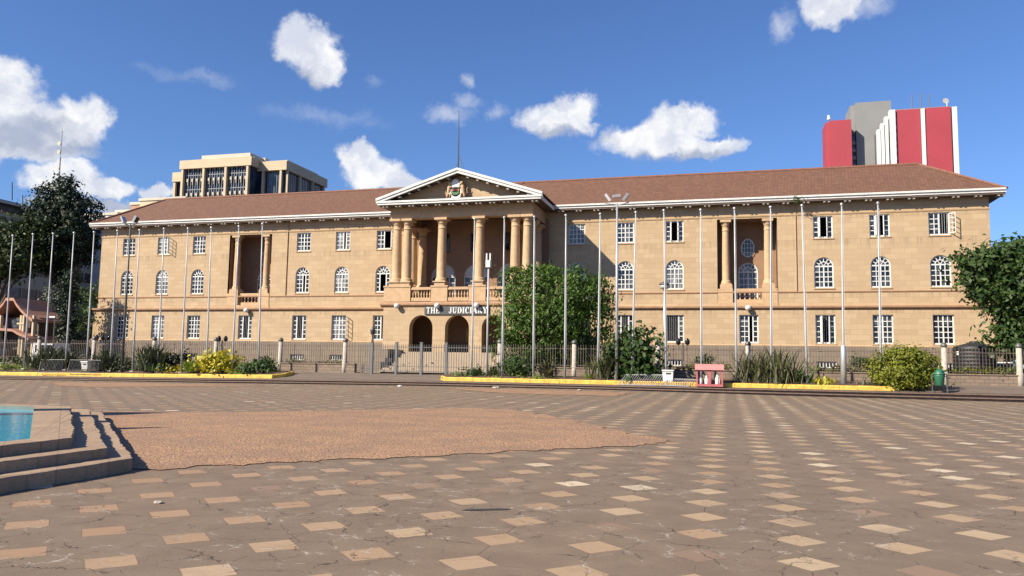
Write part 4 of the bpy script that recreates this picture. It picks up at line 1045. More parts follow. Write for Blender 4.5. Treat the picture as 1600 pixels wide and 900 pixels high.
shrub('leafy_shrub', [(806, 572, 22, 14), (795, 578, 16, 10), (820, 579, 14, 10), (806, 563, 14, 7)], BL+.2, 1500, .2, 'bush', 44, 'rounded dense green shrub at the foot of the blossom tree trunk')
shrub('leafy_shrub', [(985, 560, 24, 24), (970, 540, 14, 14), (1000, 535, 16, 16), (988, 522, 16, 8), (1008, 575, 14, 18), (972, 580, 14, 14), (990, 588, 20, 10), (960, 545, 8, 5), (1012, 555, 8, 8), (1016, 585, 10, 12)], BL+.3, 2600, .36, 'righttree', 45, 'tall leafy shrub beside the floodlight pole, left of the white bin', shell=.35)
shrub('leafy_shrub', [(742, 582, 12, 5), (728, 584, 10, 4), (760, 585, 8, 4)], BL-.2, 300, .22, 'bush', 46, 'low shrub around the feet of the white poles next to the gate')
shrub('leafy_shrub', [(115, 572, 12, 8), (128, 574, 8, 6)], BL+.9, 420, .22, 'bush', 47, 'low dark shrub behind the small white bin on the left')
shrub('leafy_shrub', [(195, 578, 16, 8), (185, 582, 10, 6)], BL+.2, 500, .22, 'oliveshade', 48, 'low green shrub around the foot of the dark floodlight pole')
shrub('leafy_shrub', [(268, 566, 14, 8), (285, 560, 12, 6), (277, 573, 10, 8)], BL+1., 500, .26, 'darktree', 49, 'dark shrub in the bed behind the green grass tuft')
g_ = shrub('golden_bush', [(1412, 578, 46, 30), (1405, 560, 28, 18), (1430, 565, 28, 20), (1390, 585, 26, 22), (1440, 588, 22, 20), (1412, 590, 40, 20), (1418, 552, 18, 10)], BL-.4, 9500, .17, 'gold', 50, 'big rounded golden green bush at the right end of the yellow kerb', z=.45, zmin=.38, shell=.7)
def mass(name, pts, Y, n, size, mat, seed):
    o = cloud_obj(name, leafcloud(lobes_px(pts, Y, .5), n, size, seed, shell=.2), FM[mat]); o['kind'] = 'stuff'; o['label'] = 'low green ground cover'; o['category'] = 'ground cover'; return o
mass('ground_cover', [(30, 579, 40, 3), (5, 580, 30, 3), (150, 583, 30, 2), (720, 586, 25, 3), (780, 588, 40, 2.5), (840, 590, 40, 2), (960, 597, 40, 2), (1060, 600, 30, 1.5), (380, 584, 40, 3), (20, 572, 40, 2)], 48.5, 3600, .12, 'lime', 60)
mass('ground_cover', [(45, 564, 60, 3), (130, 565, 60, 4), (200, 566, 40, 4)], 50.3, 1500, .2, 'oliveshade', 61)

# ------------------------------------------------------------------ flagpoles
GP = 'flagpoles along the square'
poles = [  # top px, bottom px, label
 (20, 370, 5.3, 574, 'leftmost white flagpole, nearest the left edge of the square'),
 (51.6, 367.8, 37.8, 575, 'second white flagpole from the left, crossing the curved pavilion roof'),
 (83, 367, 69, 576, 'third white flagpole from the left, right of the pavilion roof'),
 (115.6, 365.6, 102, 577, 'white flagpole in front of the dark evergreen trunk'),
 (147, 364.7, 135, 577, 'white flagpole rising behind the small white bin, left of the courthouse corner'),
 (183.6, 362.4, 172, 578, 'white flagpole just left of the first column of courthouse windows'),
 (218.2, 361.6, 207, 581, 'white flagpole close to the right of the dark floodlight pole'),
 (256.4, 359.3, 246.5, 581, 'white flagpole crossing the second column of courthouse windows'),
 (293.8, 359, 283, 581, 'white flagpole just left of the third column of courthouse windows'),
 (330.2, 357.6, 322.5, 582, 'white flagpole rising behind the yellow croton bush'),
 (373.3, 355.8, 362.5, 583, 'white flagpole crossing the left column of the left loggia'),
 (410, 351.8, 403.5, 583, 'white flagpole crossing the right column of the left loggia'),
 (741.6, 344, 736.7, 584, 'white flagpole crossing the sign above the entrance arches'),
 (788, 342, 784.4, 586, 'white flagpole at the left side of the blossom tree'),
 (834.8, 341, 833.3, 590.5, 'white flagpole crossing the left half of the blossom tree'),
 (884.2, 338.6, 882.7, 590, 'white flagpole crossing the right half of the blossom tree'),
 (937.9, 336.7, 934, 592.8, 'white flagpole in front of the right side of the blossom tree'),
 (993.4, 334, 987, 594, 'white flagpole rising behind the tall leafy shrub, right of the floodlight pole'),
 (1037.2, 331, 1041, 595, 'white flagpole standing behind the lantern post and the white bin'),
 (1094.7, 330.2, 1096, 597, 'white flagpole rising behind the pink cabinet'),
 (1147.5, 328, 1151, 598, 'white flagpole left of the right loggia window, behind the sword leaved clump'),
 (1203.9, 326, 1205.2, 599, 'white flagpole on the right column of the right loggia'),
 (1253, 323.4, 1261.3, 598, 'leaning white flagpole right of the sword leaved clumps'),
 (1315, 321.6, 1318.4, 601, 'white flagpole with a thick galvanised sleeve around its foot'),
 (1371.7, 319.7, 1377, 600, 'rightmost white flagpole, rising behind the golden bush'),
]
for i, (u0, v0, u1, v1, lb) in enumerate(poles):
    b = P(u1, v1, 48.3); b.z = bed_z-.12; t = P(u0, v0, 48.3)
    b.x = P(u1, v1, 48.3).x
    o = thing('flagpole', tuple(b), lb, 'flagpole', GP)
    m_ = MB(); m_.tube([b, b.lerp(t, .33), b.lerp(t, .34), b.lerp(t, .66), b.lerp(t, .67), t], [.07, .064, .055, .05, .042, .035], 10)
    m_.build('pole', M['pole'], o, smooth=True)
    m_ = MB(); m_.lathe([(.03, 0), (.075, .03), (.09, .09), (.075, .15), (.02, .18)], tuple(t), 10); m_.build('finial', M['galv'], o, smooth=True)
    m_ = MB(); m_.box(b.x-.16, b.x+.16, b.y-.16, b.y+.16, b.z, b.z+.08); m_.build('base_plate', M['post'], o)
    m_ = MB(); m_.tube([b.lerp(t, .13)+Vector((.1, -.05, 0)), b.lerp(t, .98)+Vector((.06, -.03, 0))], .006, 4); m_.build('halyard', M['white'], o)
    if 'sleeve' in lb:
        m_ = MB(); m_.tube([b+Vector((0, 0, .05)), b.lerp(t, .22), b.lerp(t, .232)], [.17, .15, .07], 12); m_.build('sleeve', M['galv'], o, smooth=True)
# camera pole
b = P(760.7, 585.6, 48.3); b.z = .55; t = P(763.5, 413, 48.3)
o = thing('camera_pole', tuple(b), 'short white pole with a camera box and two prongs, right of the entrance sign', 'camera pole')
m_ = MB(); m_.tube([b, t], [.075, .06], 10); m_.build('pole', M['pole'], o, smooth=True)
m_ = MB(); m_.box(t.x-.16, t.x+.14, t.y-.16, t.y+.16, t.z-.2, t.z+.25); m_.build('camera_box', M['white'], o)
for dx in (-.14, .1):
    m_ = MB(); m_.box(t.x+dx-.04, t.x+dx+.04, t.y-.05, t.y+.05, t.z+.25, t.z+.72); m_.build('prong', M['white'], o)
# floodlight poles
def flood_pole(b, t, mat, heads, label):
    o = thing('floodlight_pole', tuple(b), label, 'floodlight pole')
    m_ = MB(); m_.tube([b, b.lerp(t, .5), t], [.10, .085, .06], 10); m_.build('pole', mat, o, smooth=True)
    m_ = MB(); m_.tube([t+Vector((-.75, 0, .05)), t+Vector((0, 0, -.1)), t+Vector((.75, 0, .05))], .035, 6); m_.build('cross_arm', mat, o)
    for (dx, dz, ang) in heads:
        c = t+Vector((dx, -.08, dz)); d = Vector((math.cos(ang), 0, math.sin(ang))); n = Vector((-d.z, -.25, d.x)).normalized(); s = Vector((0, 1, 0))
        m_ = MB(); m_.prism([c-d*.26-s*.2, c+d*.26-s*.2, c+d*.2+s*.2, c-d*.2+s*.2], n*.17); h = m_.build('floodlight', M['galv'], o)
        m_ = MB(); m_.prism([c-d*.22-s*.17-n*.012, c+d*.22-s*.17-n*.012, c+d*.17+s*.17-n*.012, c-d*.17+s*.17-n*.012], n*.01); m_.build('lamp_glass', M['carglass'], h)
    return o
b = P(190, 586, 48.1); b.z = .5; t = P(204, 350, 48.1)
flood_pole(b, t, M['darkpole'], [(-.62, .28, rad(-62)), (.62, .28, rad(62))], 'dark grey pole with two tilted floodlights near the left end of the courthouse')
b = P(963.5, 594, 48.1); b.z = .5; t = P(964.3, 318, 48.1)
flood_pole(b, t, M['galv'], [(-.62, .3, rad(-55)), (.62, .3, rad(55)), (0, .35, rad(5))], 'grey pole with three floodlights beside the tall leafy shrub')
# lantern post
b = P(1040, 578, 49.3); b.z = .6; t = P(1038, 452, 49.3)
o = thing('lantern_post', tuple(b), 'thick grey post with a round glass lantern behind the white bin', 'street lamp')
m_ = MB(); m_.tube([b, b.lerp(t, .5), t], [.1, .085, .07], 10); m_.build('post', M['galv'], o, smooth=True)
m_ = MB(); m_.lathe([(.1, 0), (.26, .04), (.3, .14), (.28, .26), (.18, .3)], tuple(t), 14); m_.build('lantern', plain('lantern_glass', (.42, .42, .40), .3), o, smooth=True)
m_ = MB(); m_.lathe([(.33, .28), (.3, .36), (.12, .46), (.02, .5)], tuple(t), 14); m_.build('lantern_cap', M['darkpole'], o, smooth=True)
# small multi-head lanterns behind the fence
def lantern(u, v0, v1, Y, offs, label):
    b = P(u, v1, Y); b.z = .72; t = P(u, v0, Y)
    o = thing('cluster_lamp', tuple(b), label, 'street lamp', 'small cluster lamps behind the fence')
    m_ = MB(); m_.tube([b, t], .05, 8)
    for dx in offs: m_.tube([t-Vector((0, 0, .5)), t+Vector((dx*.7, 0, -.45)), t+Vector((dx, 0, -.1))], .025, 6)
    m_.build('post', M['darkpole'], o)
    for dx in offs:
        m_ = MB(); m_.lathe([(.08, -.02), (.15, .06), (.17, .24), (.1, .36), (.02, .44)], (t.x+dx, t.y, t.z-.1), 10); m_.build('lantern', M['carglass'], o, smooth=True)
lantern(160, 529, 560, 54, (-.55, .05, .6), 'small three headed lamp at the left corner of the courthouse')
lantern(347.5, 531, 560, 54, (-.3, .3), 'small two headed lamp above the yellow croton bush')
lantern(1067, 536, 575, 54, (-.3, .3), 'small two headed lamp right of the white bin')

# ------------------------------------------------------------------ fence, wall and gate
FY = 51.5; GZ = .76
postx = lambda u, v: P(u, v, FY).x
GATE0, GATE1 = postx(556, 560), postx(772, 560)
def fence(x0, x1, posts, label, wall=True):
    o = thing('railing_fence', ((x0+x1)/2, FY, GZ), label, 'fence', 'iron railing fences in front of the courthouse')
    z0 = GZ+.62 if wall else GZ+.1; z1 = 2.86
    if wall:
        m_ = MB(); m_.box(x0, x1, FY-.16, FY+.2, GZ-.3, GZ+.56); m_.box(x0, x1, FY-.2, FY+.24, GZ+.56, GZ+.64); m_.build('low_wall', M['lowstone'], o)
    xs_ = [x0]+sorted(posts)+[x1]
    for a, b_ in zip(xs_[:-1], xs_[1:]):
        if b_-a < .3: continue
        m_ = MB(); m_.box(a, b_, FY-.02, FY+.02, z0+.12, z0+.16); m_.box(a, b_, FY-.02, FY+.02, z1-.25, z1-.21)
        k = int((b_-a)/.17)
        for i in range(k):
            x = a+(b_-a)*(i+.5)/k; dz = random.uniform(-.02, .02)
            m_.box(x-.013, x+.013, FY-.013, FY+.013, z0, z1-.05+dz)
            m_.prism([(x-.022, FY-.013, z1-.05+dz), (x+.022, FY-.013, z1-.05+dz), (x, FY-.013, z1+.06+dz)], (0, .026, 0))
        m_.build('railing', M['rail'], o)
    for x in posts:
        m_ = MB(); m_.lathe([(.19, GZ-.2), (.19, GZ+.7), (.165, GZ+.75), (.15, 2.95)], (x, FY-.05, 0), 12); p_ = m_.build('post', M['post'], o, smooth=True)
        m_ = MB(); m_.lathe([(.17, 2.95), (.19, 3.02), (.17, 3.12), (.1, 3.2), (.02, 3.23)], (x, FY-.05, 0), 12); m_.build('post_cap', M['iron'], p_, smooth=True)
    return o
fence(PXL+5, GATE0, [postx(u, 555) for u in (61, 147, 241, 337.5, 438.5, 539.5)], 'iron railing fence on a low stone wall left of the gate')
fence(GATE1, 40, [postx(u, 560) for u in (781, 897.5, 1028.5, 1169, 1475, 1592)], 'iron railing fence on a low stone wall right of the gate')
gate = thing('entrance_gate', ((GATE0+GATE1)/2, FY-.6, GZ), 'grey steel gate of plain bars in front of the entrance stairs', 'gate')
gx = [P(u, 560, FY-.6).x for u in (556, 581, 619.3, 658.4, 697.3, 737, 772)]
for a, b_ in zip(gx[:-1], gx[1:]):
    m_ = MB(); y = FY-.6; m_.box(a+.1, b_-.1, y-.02, y+.02, GZ+.14, GZ+.19); m_.box(a+.1, b_-.1, y-.02, y+.02, 2.58, 2.63); m_.box(a+.1, b_-.1, y-.02, y+.02, 1.25, 1.29)
    k = int((b_-a-.2)/.165)
    for i in range(k):
        x = a+.1+(b_-a-.2)*(i+.5)/k; m_.box(x-.015, x+.015, y-.015, y+.015, GZ+.1, 2.8)
    m_.build('gate_leaf', M['iron'], gate)
for i, x in enumerate(gx[1:5]):
    m_ = MB(); y = FY-.6; m_.box(x-.085, x+.085, y-.085, y+.085, GZ-.1, 2.9); m_.prism([(x-.1, y-.1, 2.9), (x+.1, y-.1, 2.9), (x+.1, y+.1, 2.9), (x-.1, y+.1, 2.9)], (0, 0, .06)); m_.build('gate_post', plain('steel_post', (.17, .18, .19), .5, .3), gate)
x = gx[1]; m_ = MB(); m_.lathe([(.05, 2.95), (.1, 3.0), (.05, 3.1), (.05, 3.45), (.14, 3.5), (.18, 3.75), (.2, 3.78), (.08, 3.95), (.02, 4.1)], (x, FY-.6, 0), 10); m_.build('gate_lantern', M['darkpole'], gate, smooth=True)
# hedges behind the fence
def hedge(name, u0, u1, v, Y, rv, n, label, mat='hedge'):
    k = max(3, int(abs(u1-u0)/9)); lob = lobes_px([(u0+(u1-u0)*(i+.5)/k, v(u0+(u1-u0)*(i+.5)/k), abs(u1-u0)/k*.75, rv+random.uniform(-.8, .8)) for i in range(k)], Y, .5)
    o = cloud_obj(name, leafcloud(lob, n, .15, int(u0)), FM[mat], None, (lob[0][0], Y, .72)); return tag(o, label, 'hedge', 'low hedges behind the fence')
hedge('clipped_hedge', 1262, 1480, lambda u: 579+(u-1260)*.015, 51.95, 5, 3600, 'low yellow green hedge behind the railing left of the black water tank')
hedge('clipped_hedge', 1484, 1610, lambda u: 582, 51.95, 5, 2600, 'low yellow green hedge behind the railing in front of the black water tank')
hedge('clipped_hedge', 1060, 1140, lambda u: 575, 52.0, 5, 1200, 'low hedge behind the railing around the pink cabinet')
hedge('clipped_hedge', 905, 960, lambda u: 572, 52.0, 5, 900, 'low hedge behind the railing at the right foot of the blossom tree')
hedge('clipped_hedge', 445, 535, lambda u: 568, 52.0, 5, 1300, 'low ragged hedge behind the railing left of the gate')
hedge('clipped_hedge', 1335, 1372, lambda u: 566, 53.0, 8, 700, 'small dark clipped bush behind the railing left of the golden bush', 'bush')
hedge('clipped_hedge', 1088, 1114, lambda u: 562, 53.0, 7, 500, 'small dark clipped bush right behind the pink cabinet', 'bush')

# ------------------------------------------------------------------ street furniture
# pink cabinet with bottles
def cab():
    a = P(1088, 604, 47.2); b_ = P(1130, 604, 47.2); z0 = P(1109, 604, 47.2).z; z1 = P(1109, 569, 47.2).z
    o = thing('display_cabinet', (a.x, 47.2, z0), 'faded pink wooden cabinet with two openings standing on the yellow kerb', 'cabinet')
    x0, x1 = a.x, b_.x; m = (x0+x1)/2; y0, y1 = 46.95, 47.45; h = z1-z0
    m_ = MB(); t = .1
    m_.box(x0, x1, y0, y1, z0, z0+.14); m_.box(x0, x0+t, y0, y1, z0+.14, z1-.3); m_.box(x1-t, x1, y0, y1, z0+.14, z1-.3); m_.box(m-.09, m+.09, y0, y1, z0+.14, z1-.3)
    m_.box(x0, x1, y0, y1, z1-.42, z1-.3); m_.box(x0, x1, y1-.03, y1, z0+.14, z0+.3)
    m_.build('frame', M['pink'], o, bevel=.008)
    m_ = MB(); m_.prism([(x0-.06, y0-.08, z1-.34), (x1+.06, y0-.08, z1-.34), (x1+.06, y0+.06, z1), (x0-.06, y0+.06, z1)], (0, .5, 0)); m_.build('roof', plain('pale_pink', (.55, .22, .21), .7), o)
    for k, dx in enumerate((-.52, -.18, .42, .5)):
        px = m+dx; bt = MB(); hb = .52 if k != 2 else .6
        bt.lathe([(.10, 0), (.11, .03), (.11, hb*.55), (.05, hb*.78), (.045, hb)], (px, 47.18+.06*(k % 2), z0+.14), 12)
        tag(bt.build('plastic_bottle', M['white'], None, (px, 47.2, z0+.14), smooth=True),
            ['leftmost white plastic bottle inside the pink cabinet', 'wide white plastic bottle beside the middle post inside the pink cabinet', 'tallest white bottle in the right opening of the pink cabinet', 'rightmost white bottle, half behind the tallest one in the pink cabinet'][k], 'bottle', 'white bottles in the pink cabinet')
cab()
def bin_(u, v0, v1, wpx, Y, label, lean=.0):
    p = P(u, v1, Y); q = P(u, v0, Y); w = P(u+wpx/2, v1, Y).x-p.x; z0, z1 = p.z, q.z
    o = thing('litter_bin', (p.x, Y, z0), label, 'bin'); m_ = MB(); k = len(m_.v)
    m_.v += [(p.x-w*.88, Y-w*.7, z0), (p.x+w*.88, Y-w*.7, z0), (p.x+w*.88, Y+w*.7, z0), (p.x-w*.88, Y+w*.7, z0), (p.x-w, Y-w*.85, z1-.1), (p.x+w, Y-w*.85, z1-.1), (p.x+w, Y+w*.85, z1-.1), (p.x-w, Y+w*.85, z1-.1)]
    for q_ in ((0, 3, 2, 1), (4, 5, 6, 7), (0, 1, 5, 4), (1, 2, 6, 5), (2, 3, 7, 6), (3, 0, 4, 7)): m_.f.append(q_); m_.mi.append(0)
    m_.build('bin_body', M['white'], o, bevel=.02)
    m_ = MB(); m_.box(p.x-w*1.12, p.x+w*1.12, Y-w, Y+w, z1-.1, z1-.03); m_.build('lid', M['white'], o, bevel=.015)
    m_ = MB(); m_.box(p.x-w*.35, p.x+w*.55, Y-w*.87-.012, Y-w*.8, z1-.28, z1-.2); m_.build('slot', M['dark'], o)
    return o
bin_(1044, 577, 598, 17, 47.75, 'white square litter bin with a dark slot left of the pink cabinet')
bin_(135, 564, 577, 10, 47.75, 'small white litter bin with a dark slot among the barriers on the left')
# green bin on a post
p = P(1468, 603, 46.9)
o = thing('green_bin', (p.x, 47.0, .37), 'green rounded litter bin hung between posts right of the golden bush', 'bin')
k_ = 38/1222.
def gp(u, v): return P(u, v, 47.0)
c = gp(1468, 594); rx = .26
m_ = MB(); m_.lathe([(.16, -.36), (.2, -.32), (.27, .18), (.28, .24)], (c.x, 47.0, c.z+.05), 16); m_.build('bin_body', M['green'], o, smooth=True)
m_ = MB(); m_.lathe([(.29, .24), (.28, .3), (.2, .46), (.06, .55), (.02, .56)], (c.x, 47.0, c.z+.05), 16); m_.build('hood', M['green'], o, smooth=True)
for dx in (-.36, .36):
    m_ = MB(); m_.tube([(c.x+dx, 47.0, .36), (c.x+dx, 47.0, c.z+.35)], .028, 8); m_.build('post', M['darkpole'], o)
m_ = MB(); m_.box(c.x-.36, c.x+.36, 46.98, 47.02, c.z+.18, c.z+.22); m_.build('crossbar', M['darkpole'], o)
# black water tank
p = P(1524, 576, 57); z0, z1 = 1.45, P(1524, 543, 57).z; rt = (P(1558, 560, 57).x-P(1490, 560, 57).x)/2
o = thing('water_tank', (p.x, 57, .7), 'big black plastic water tank behind the railing at the right end of the courthouse', 'water tank')
m_ = MB(); prof = [(rt*.98, z0)]
for k in range(7): zz = z0+(z1-z0)*k/7; prof += [(rt, zz+.02), (rt, zz+.16), (rt*.975, zz+.2), (rt*.975, zz+(z1-z0)/7)]
m_.lathe(prof+[(rt*.95, z1+.05), (rt*.5, z1+.22), (rt*.24, z1+.28)], (p.x, 57, 0), 32); m_.build('tank_body', M['black'], o, smooth=True)
m_ = MB(); m_.lathe([(rt*.26, z1+.24), (rt*.26, z1+.34), (rt*.2, z1+.4)], (p.x, 57, 0), 20); m_.build('lid', M['black'], o, smooth=True)
m_ = MB(); m_.lathe([(rt*1.05, .6), (rt*1.05, z0)], (p.x, 57, 0), 24); m_.build('tank_stand', M['plinth'], o)
for (u, v, w, h) in ((1493, 552, .22, .24), (1542, 557, .34, .2)):
    q = P(u, v, 57); a_ = math.asin(max(-.95, min(.95, (q.x-p.x)/rt))); cx_, cy_ = p.x+rt*1.01*math.sin(a_), 57-rt*1.01*math.cos(a_); tx, ty = math.cos(a_), math.sin(a_)
    m_ = MB(); m_.prism([(cx_-tx*w/2, cy_-ty*w/2, q.z-h/2), (cx_+tx*w/2, cy_+ty*w/2, q.z-h/2), (cx_+tx*w/2, cy_+ty*w/2, q.z+h/2), (cx_-tx*w/2, cy_-ty*w/2, q.z+h/2)], (math.sin(a_)*.01, -math.cos(a_)*.01, 0)); m_.build('paper_label', M['white'], o)
# crowd barriers
def barrier(p0, p1, up, h, label, mat=None, th=1.):
    """steel barrier: p0-p1 is its foot line, up a unit vector along its bars"""
    p0, p1, up = Vector(p0), Vector(p1), Vector(up).normalized(); mat = mat or M['steel']
    o = thing('crowd_barrier', tuple(p0), label, 'barrier', 'steel crowd barriers'); t = up*h
    m_ = MB(); m_.tube([p0, p0+t, p1+t, p1, p0], .022*th, 6); m_.build('frame', mat, o)
    m_ = MB(); d = p1-p0; k = int(d.length/.13)
    for i in range(1, k): m_.tube([p0+d*i/k, p0+d*i/k+t], .011*th, 5)
    m_.build('bars', mat, o); return o
a = P(62, 582, 47.4); b_ = P(99, 582, 47.4); barrier((a.x, 47.3, a.z), (b_.x, 47.3, b_.z), (-.12, .28, .9), 1.0, 'steel barrier leaning back against the bed behind the left kerb')
a = P(106, 582, 47.4); b_ = P(154, 583, 47.4); barrier((a.x, 47.35, a.z), (b_.x, 47.35, b_.z), (0, .2, .95), .95, 'upright steel barrier behind the small white bin on the left')
a = P(-8, 576, 48.6); b_ = P(13, 577, 48.6); barrier((a.x, 48.6, a.z), (b_.x, 48.6, b_.z), (0, .1, .95), .5, 'low steel barrier at the far left end of the planted bed')
a = P(966, 603, 46.9); b_ = P(1028, 603, 46.9); barrier((a.x, 47.08, .42), (b_.x, 47.08, .44), (.30, .62, .52), 1.0, 'steel barrier fallen across the yellow kerb left of the white bin', M['galv'], 1.5)
a = P(1032, 603, 46.9); b_ = P(1076, 603, 46.9); barrier((a.x, 47.1, .45), (b_.x, 47.1, .42), (.5, .6, .42), .8, 'bent steel barrier lying between the white bin and the pink cabinet', M['galv'], 1.5)
# litter and loose stones
def lump(name, u, v, s, mat, label, cat, seed):
    x, y = G(u, v); rs = random.Random(seed); m_ = MB(); n = 9
    m_.lathe([(s*.6, 0), (s, s*.12), (s*.9, s*.4), (s*.4, s*.55)], (x, y, plaza_z(x, y)), n)
    m_.v = [(a+rs.uniform(-.18, .18)*s, b__+rs.uniform(-.18, .18)*s, c_+rs.uniform(0, .12)*s) for a, b__, c_ in m_.v]
    return tag(m_.build(name, mat, None, (x, y, plaza_z(x, y))), label, cat)
lump('litter_scrap', 625, 604.5, .16, M['white'], 'white scrap of litter on the paving in front of the gate', 'litter', 1)
lump('loose_stone', 775, 607.5, .22, M['post'], 'pale loose stone lying by the steps in front of the flagpoles', 'stone', 2)
lump('loose_stone', 905, 610.5, .13, M['post'], 'small pale stone by the steps below the blossom tree', 'stone', 3)
lump('loose_stone', 247, 786.5, .05, M['post'], 'small broken stone chip standing in a paving crack in the left foreground', 'stone', 4)

# ------------------------------------------------------------------ fountain (lower left)
fo = thing('stepped_fountain', (-12, 9, 0), 'stepped stone fountain basin with blue water at the lower left', 'fountain')
def ring(cB, s, yback):       # B side x=cB, diagonal x+y=s, back side y=yback, left part out of frame
    return [(cB, s-cB), (s-yback, yback), (-30+(yback-14), yback), (-37+(17-yback), yback-8), (-37+(17-yback), -2-(yback-14)), (-30, -7-(yback-14)), (cB-6.5, -7-(yback-14)), (cB, -.5)]
levels = [(-8.13, 1.30, 16.9, 0., .18), (-8.50, .84, 15.9, .18, .315), (-8.93, .26, 14.9, .315, .455)]
for (cB, s, yb, z0, z1) in levels:
    m_ = MB(); r = ring(cB, s, yb)[::-1]
    # nosing plus riser, with subdivided edge for wear
    pts = []
    for i in range(len(r)):
        a_, b2 = Vector(r[i]), Vector(r[(i+1) % len(r)]); k = max(1, int((b2-a_).length/.12))
        for j in range(k):
            q = a_.lerp(b2, j/k); w = .012*math.sin(q.x*5+q.y*2)+random.uniform(-.012, .012); pts.append((q.x+w, q.y+w))
    inner = [(-9.33, 8.84), (-15.15, 14.4), (-29, 14.4), (-36, 7), (-36, -1), (-30, -6), (-15.5, -6), (-9.33, 0)]
    n = len(pts); k0 = len(m_.v)
    m_.v += [(x_, y_, z0-.05) for x_, y_ in pts]+[(x_, y_, z1-.02) for x_, y_ in pts]+[(x_+(-12-x_)*.0018, y_+(9-y_)*.0018, z1+random.uniform(-.004, .002)) for x_, y_ in pts]
    for i in range(n):
        j = (i+1) % n; m_.f.append((k0+j, k0+i, k0+n+i, k0+n+j)); m_.f.append((k0+n+j, k0+n+i, k0+2*n+i, k0+2*n+j)); m_.mi += [0, 0]
    top = [m_.v[k0+2*n+i] for i in range(n)]
    rings = [[Vector((p_[0], p_[1], 0)) for p_ in top], [Vector((a_, b2, 0)) for a_, b2 in inner]]
    tri = tessellate_polygon(rings); flat = top+[(a_, b2, z1) for a_, b2 in inner]; kk = len(m_.v); m_.v += flat
    for t_ in tri: m_.f.append(tuple(kk+i for i in t_)); m_.mi.append(0)
    m_.build('step' if z1 < .4 else 'coping', M['fountain'], fo)
inner = [(-9.33, 8.84), (-15.15, 14.4), (-29, 14.4), (-36, 7), (-36, -1), (-30, -6), (-15.5, -6), (-9.33, 0)]
m_ = MB(); n = len(inner)
for i in range(n):
    a_, b2 = inner[i], inner[(i+1) % n]; m_.face([(a_[0], a_[1], -.5), (b2[0], b2[1], -.5), (b2[0], b2[1], .455), (a_[0], a_[1], .455)])
m_.face([(a_, b2, -.45) for a_, b2 in inner]); m_.build('basin', M['poolblue'], fo)
m_ = MB(); m_.face([(a_, b2, .375) for a_, b2 in inner]); m_.build('water', M['water'], fo)
# the tall sculpture in the basin stands out of frame and throws the two long shadows
for (bx_, by_, h_, tip) in ((0, 0, 0, (268, 645)), (0, 0, 0, (268, 668))):
    tx, ty = G(*tip); H_ = 7.5 if tip[1] < 650 else 5.2; d = -to_sun*(H_/to_sun.z)
    x_, y_ = tx-d.x, ty-d.y
    lb = 'tall stone pillar with a pointed top standing in the basin' if H_ > 6 else 'shorter stone pillar with a pointed top standing in the basin'
    sp = thing('fountain_pillar', (x_, y_, -.45), lb, 'pillar', 'stone pillars in the fountain')
    m_ = MB(); rr = .95 if H_ > 6 else .55; m_.tube([(x_, y_, -.45), (x_, y_, H_-1.5), (x_, y_, H_)], [rr, rr, .03], 4); m_.build('shaft', M['fountain'], sp)
    m_ = MB(); m_.lathe([(1.6, -.45), (1.6, .4), (1.4, .55), (1.1, .7)], (x_, y_, 0), 16); m_.build('pedestal', M['fountain'], sp)

# ------------------------------------------------------------------ pavilion, cars
def pavilion():
    Y = 62.; o = thing('gate_pavilion', (P(38, 540, Y).x, Y, .7), 'small pavilion with two sweeping pagoda like terracotta roofs at the left', 'pavilion')
    def sweep(name, pxs, thick, y0, depth):
        m_ = MB(); up_ = [P(u, v, Y) for u, v in pxs]
        for a_, b2 in zip(up_[:-1], up_[1:]):
            m_.prism([(a_.x, y0, a_.z), (b2.x, y0, b2.z), (b2.x, y0, b2.z-thick), (a_.x, y0, a_.z-thick)], (0, depth, 0))
        return m_.build(name, M['terra'], o)
    sweep('upper_roof', [(-40, 512), (-25, 499), (0, 490.5), (8, 489), (16, 485), (23, 479), (28, 473), (31, 467.5), (43, 467.5), (47, 475), (54, 484), (62, 492), (72, 500)], .28, Y-1.6, 4)
    sweep('lower_roof', [(-40, 535), (-15, 529), (8, 518), (12, 515), (26, 514), (50, 516), (58, 521), (70, 526), (74, 530)], .22, Y-2.2, 4.6)
    m_ = MB()
    for u in (14, 18, 50, 54, 69): q = P(u, 520, Y); m_.box(q.x-.1, q.x+.1, Y-1.4, Y-1.1, .7, P(u, 494, Y).z)
    a_, b2 = P(46, 508, Y), P(57, 508, Y); m_.box(a_.x, b2.x, Y-1.45, Y-1.05, a_.z, a_.z+.16)
    m_.build('pillars', M['cream'], o)
    m_ = MB(); a_, b2 = P(-15, 520, Y), P(68, 520, Y); m_.box(a_.x, b2.x, Y-.6, Y+1.6, .7, P(0, 497, Y).z)
    m_.build('cabin', plain('pavilion_wall', (.09, .06, .045), .8), o)
    m_ = MB(); a_, b2 = P(24, 520, Y), P(44, 520, Y); m_.box(a_.x, b2.x, Y-.66, Y-.61, P(0, 512, Y).z, P(0, 499, Y).z); m_.build('window', M['glass'], o)
pavilion()
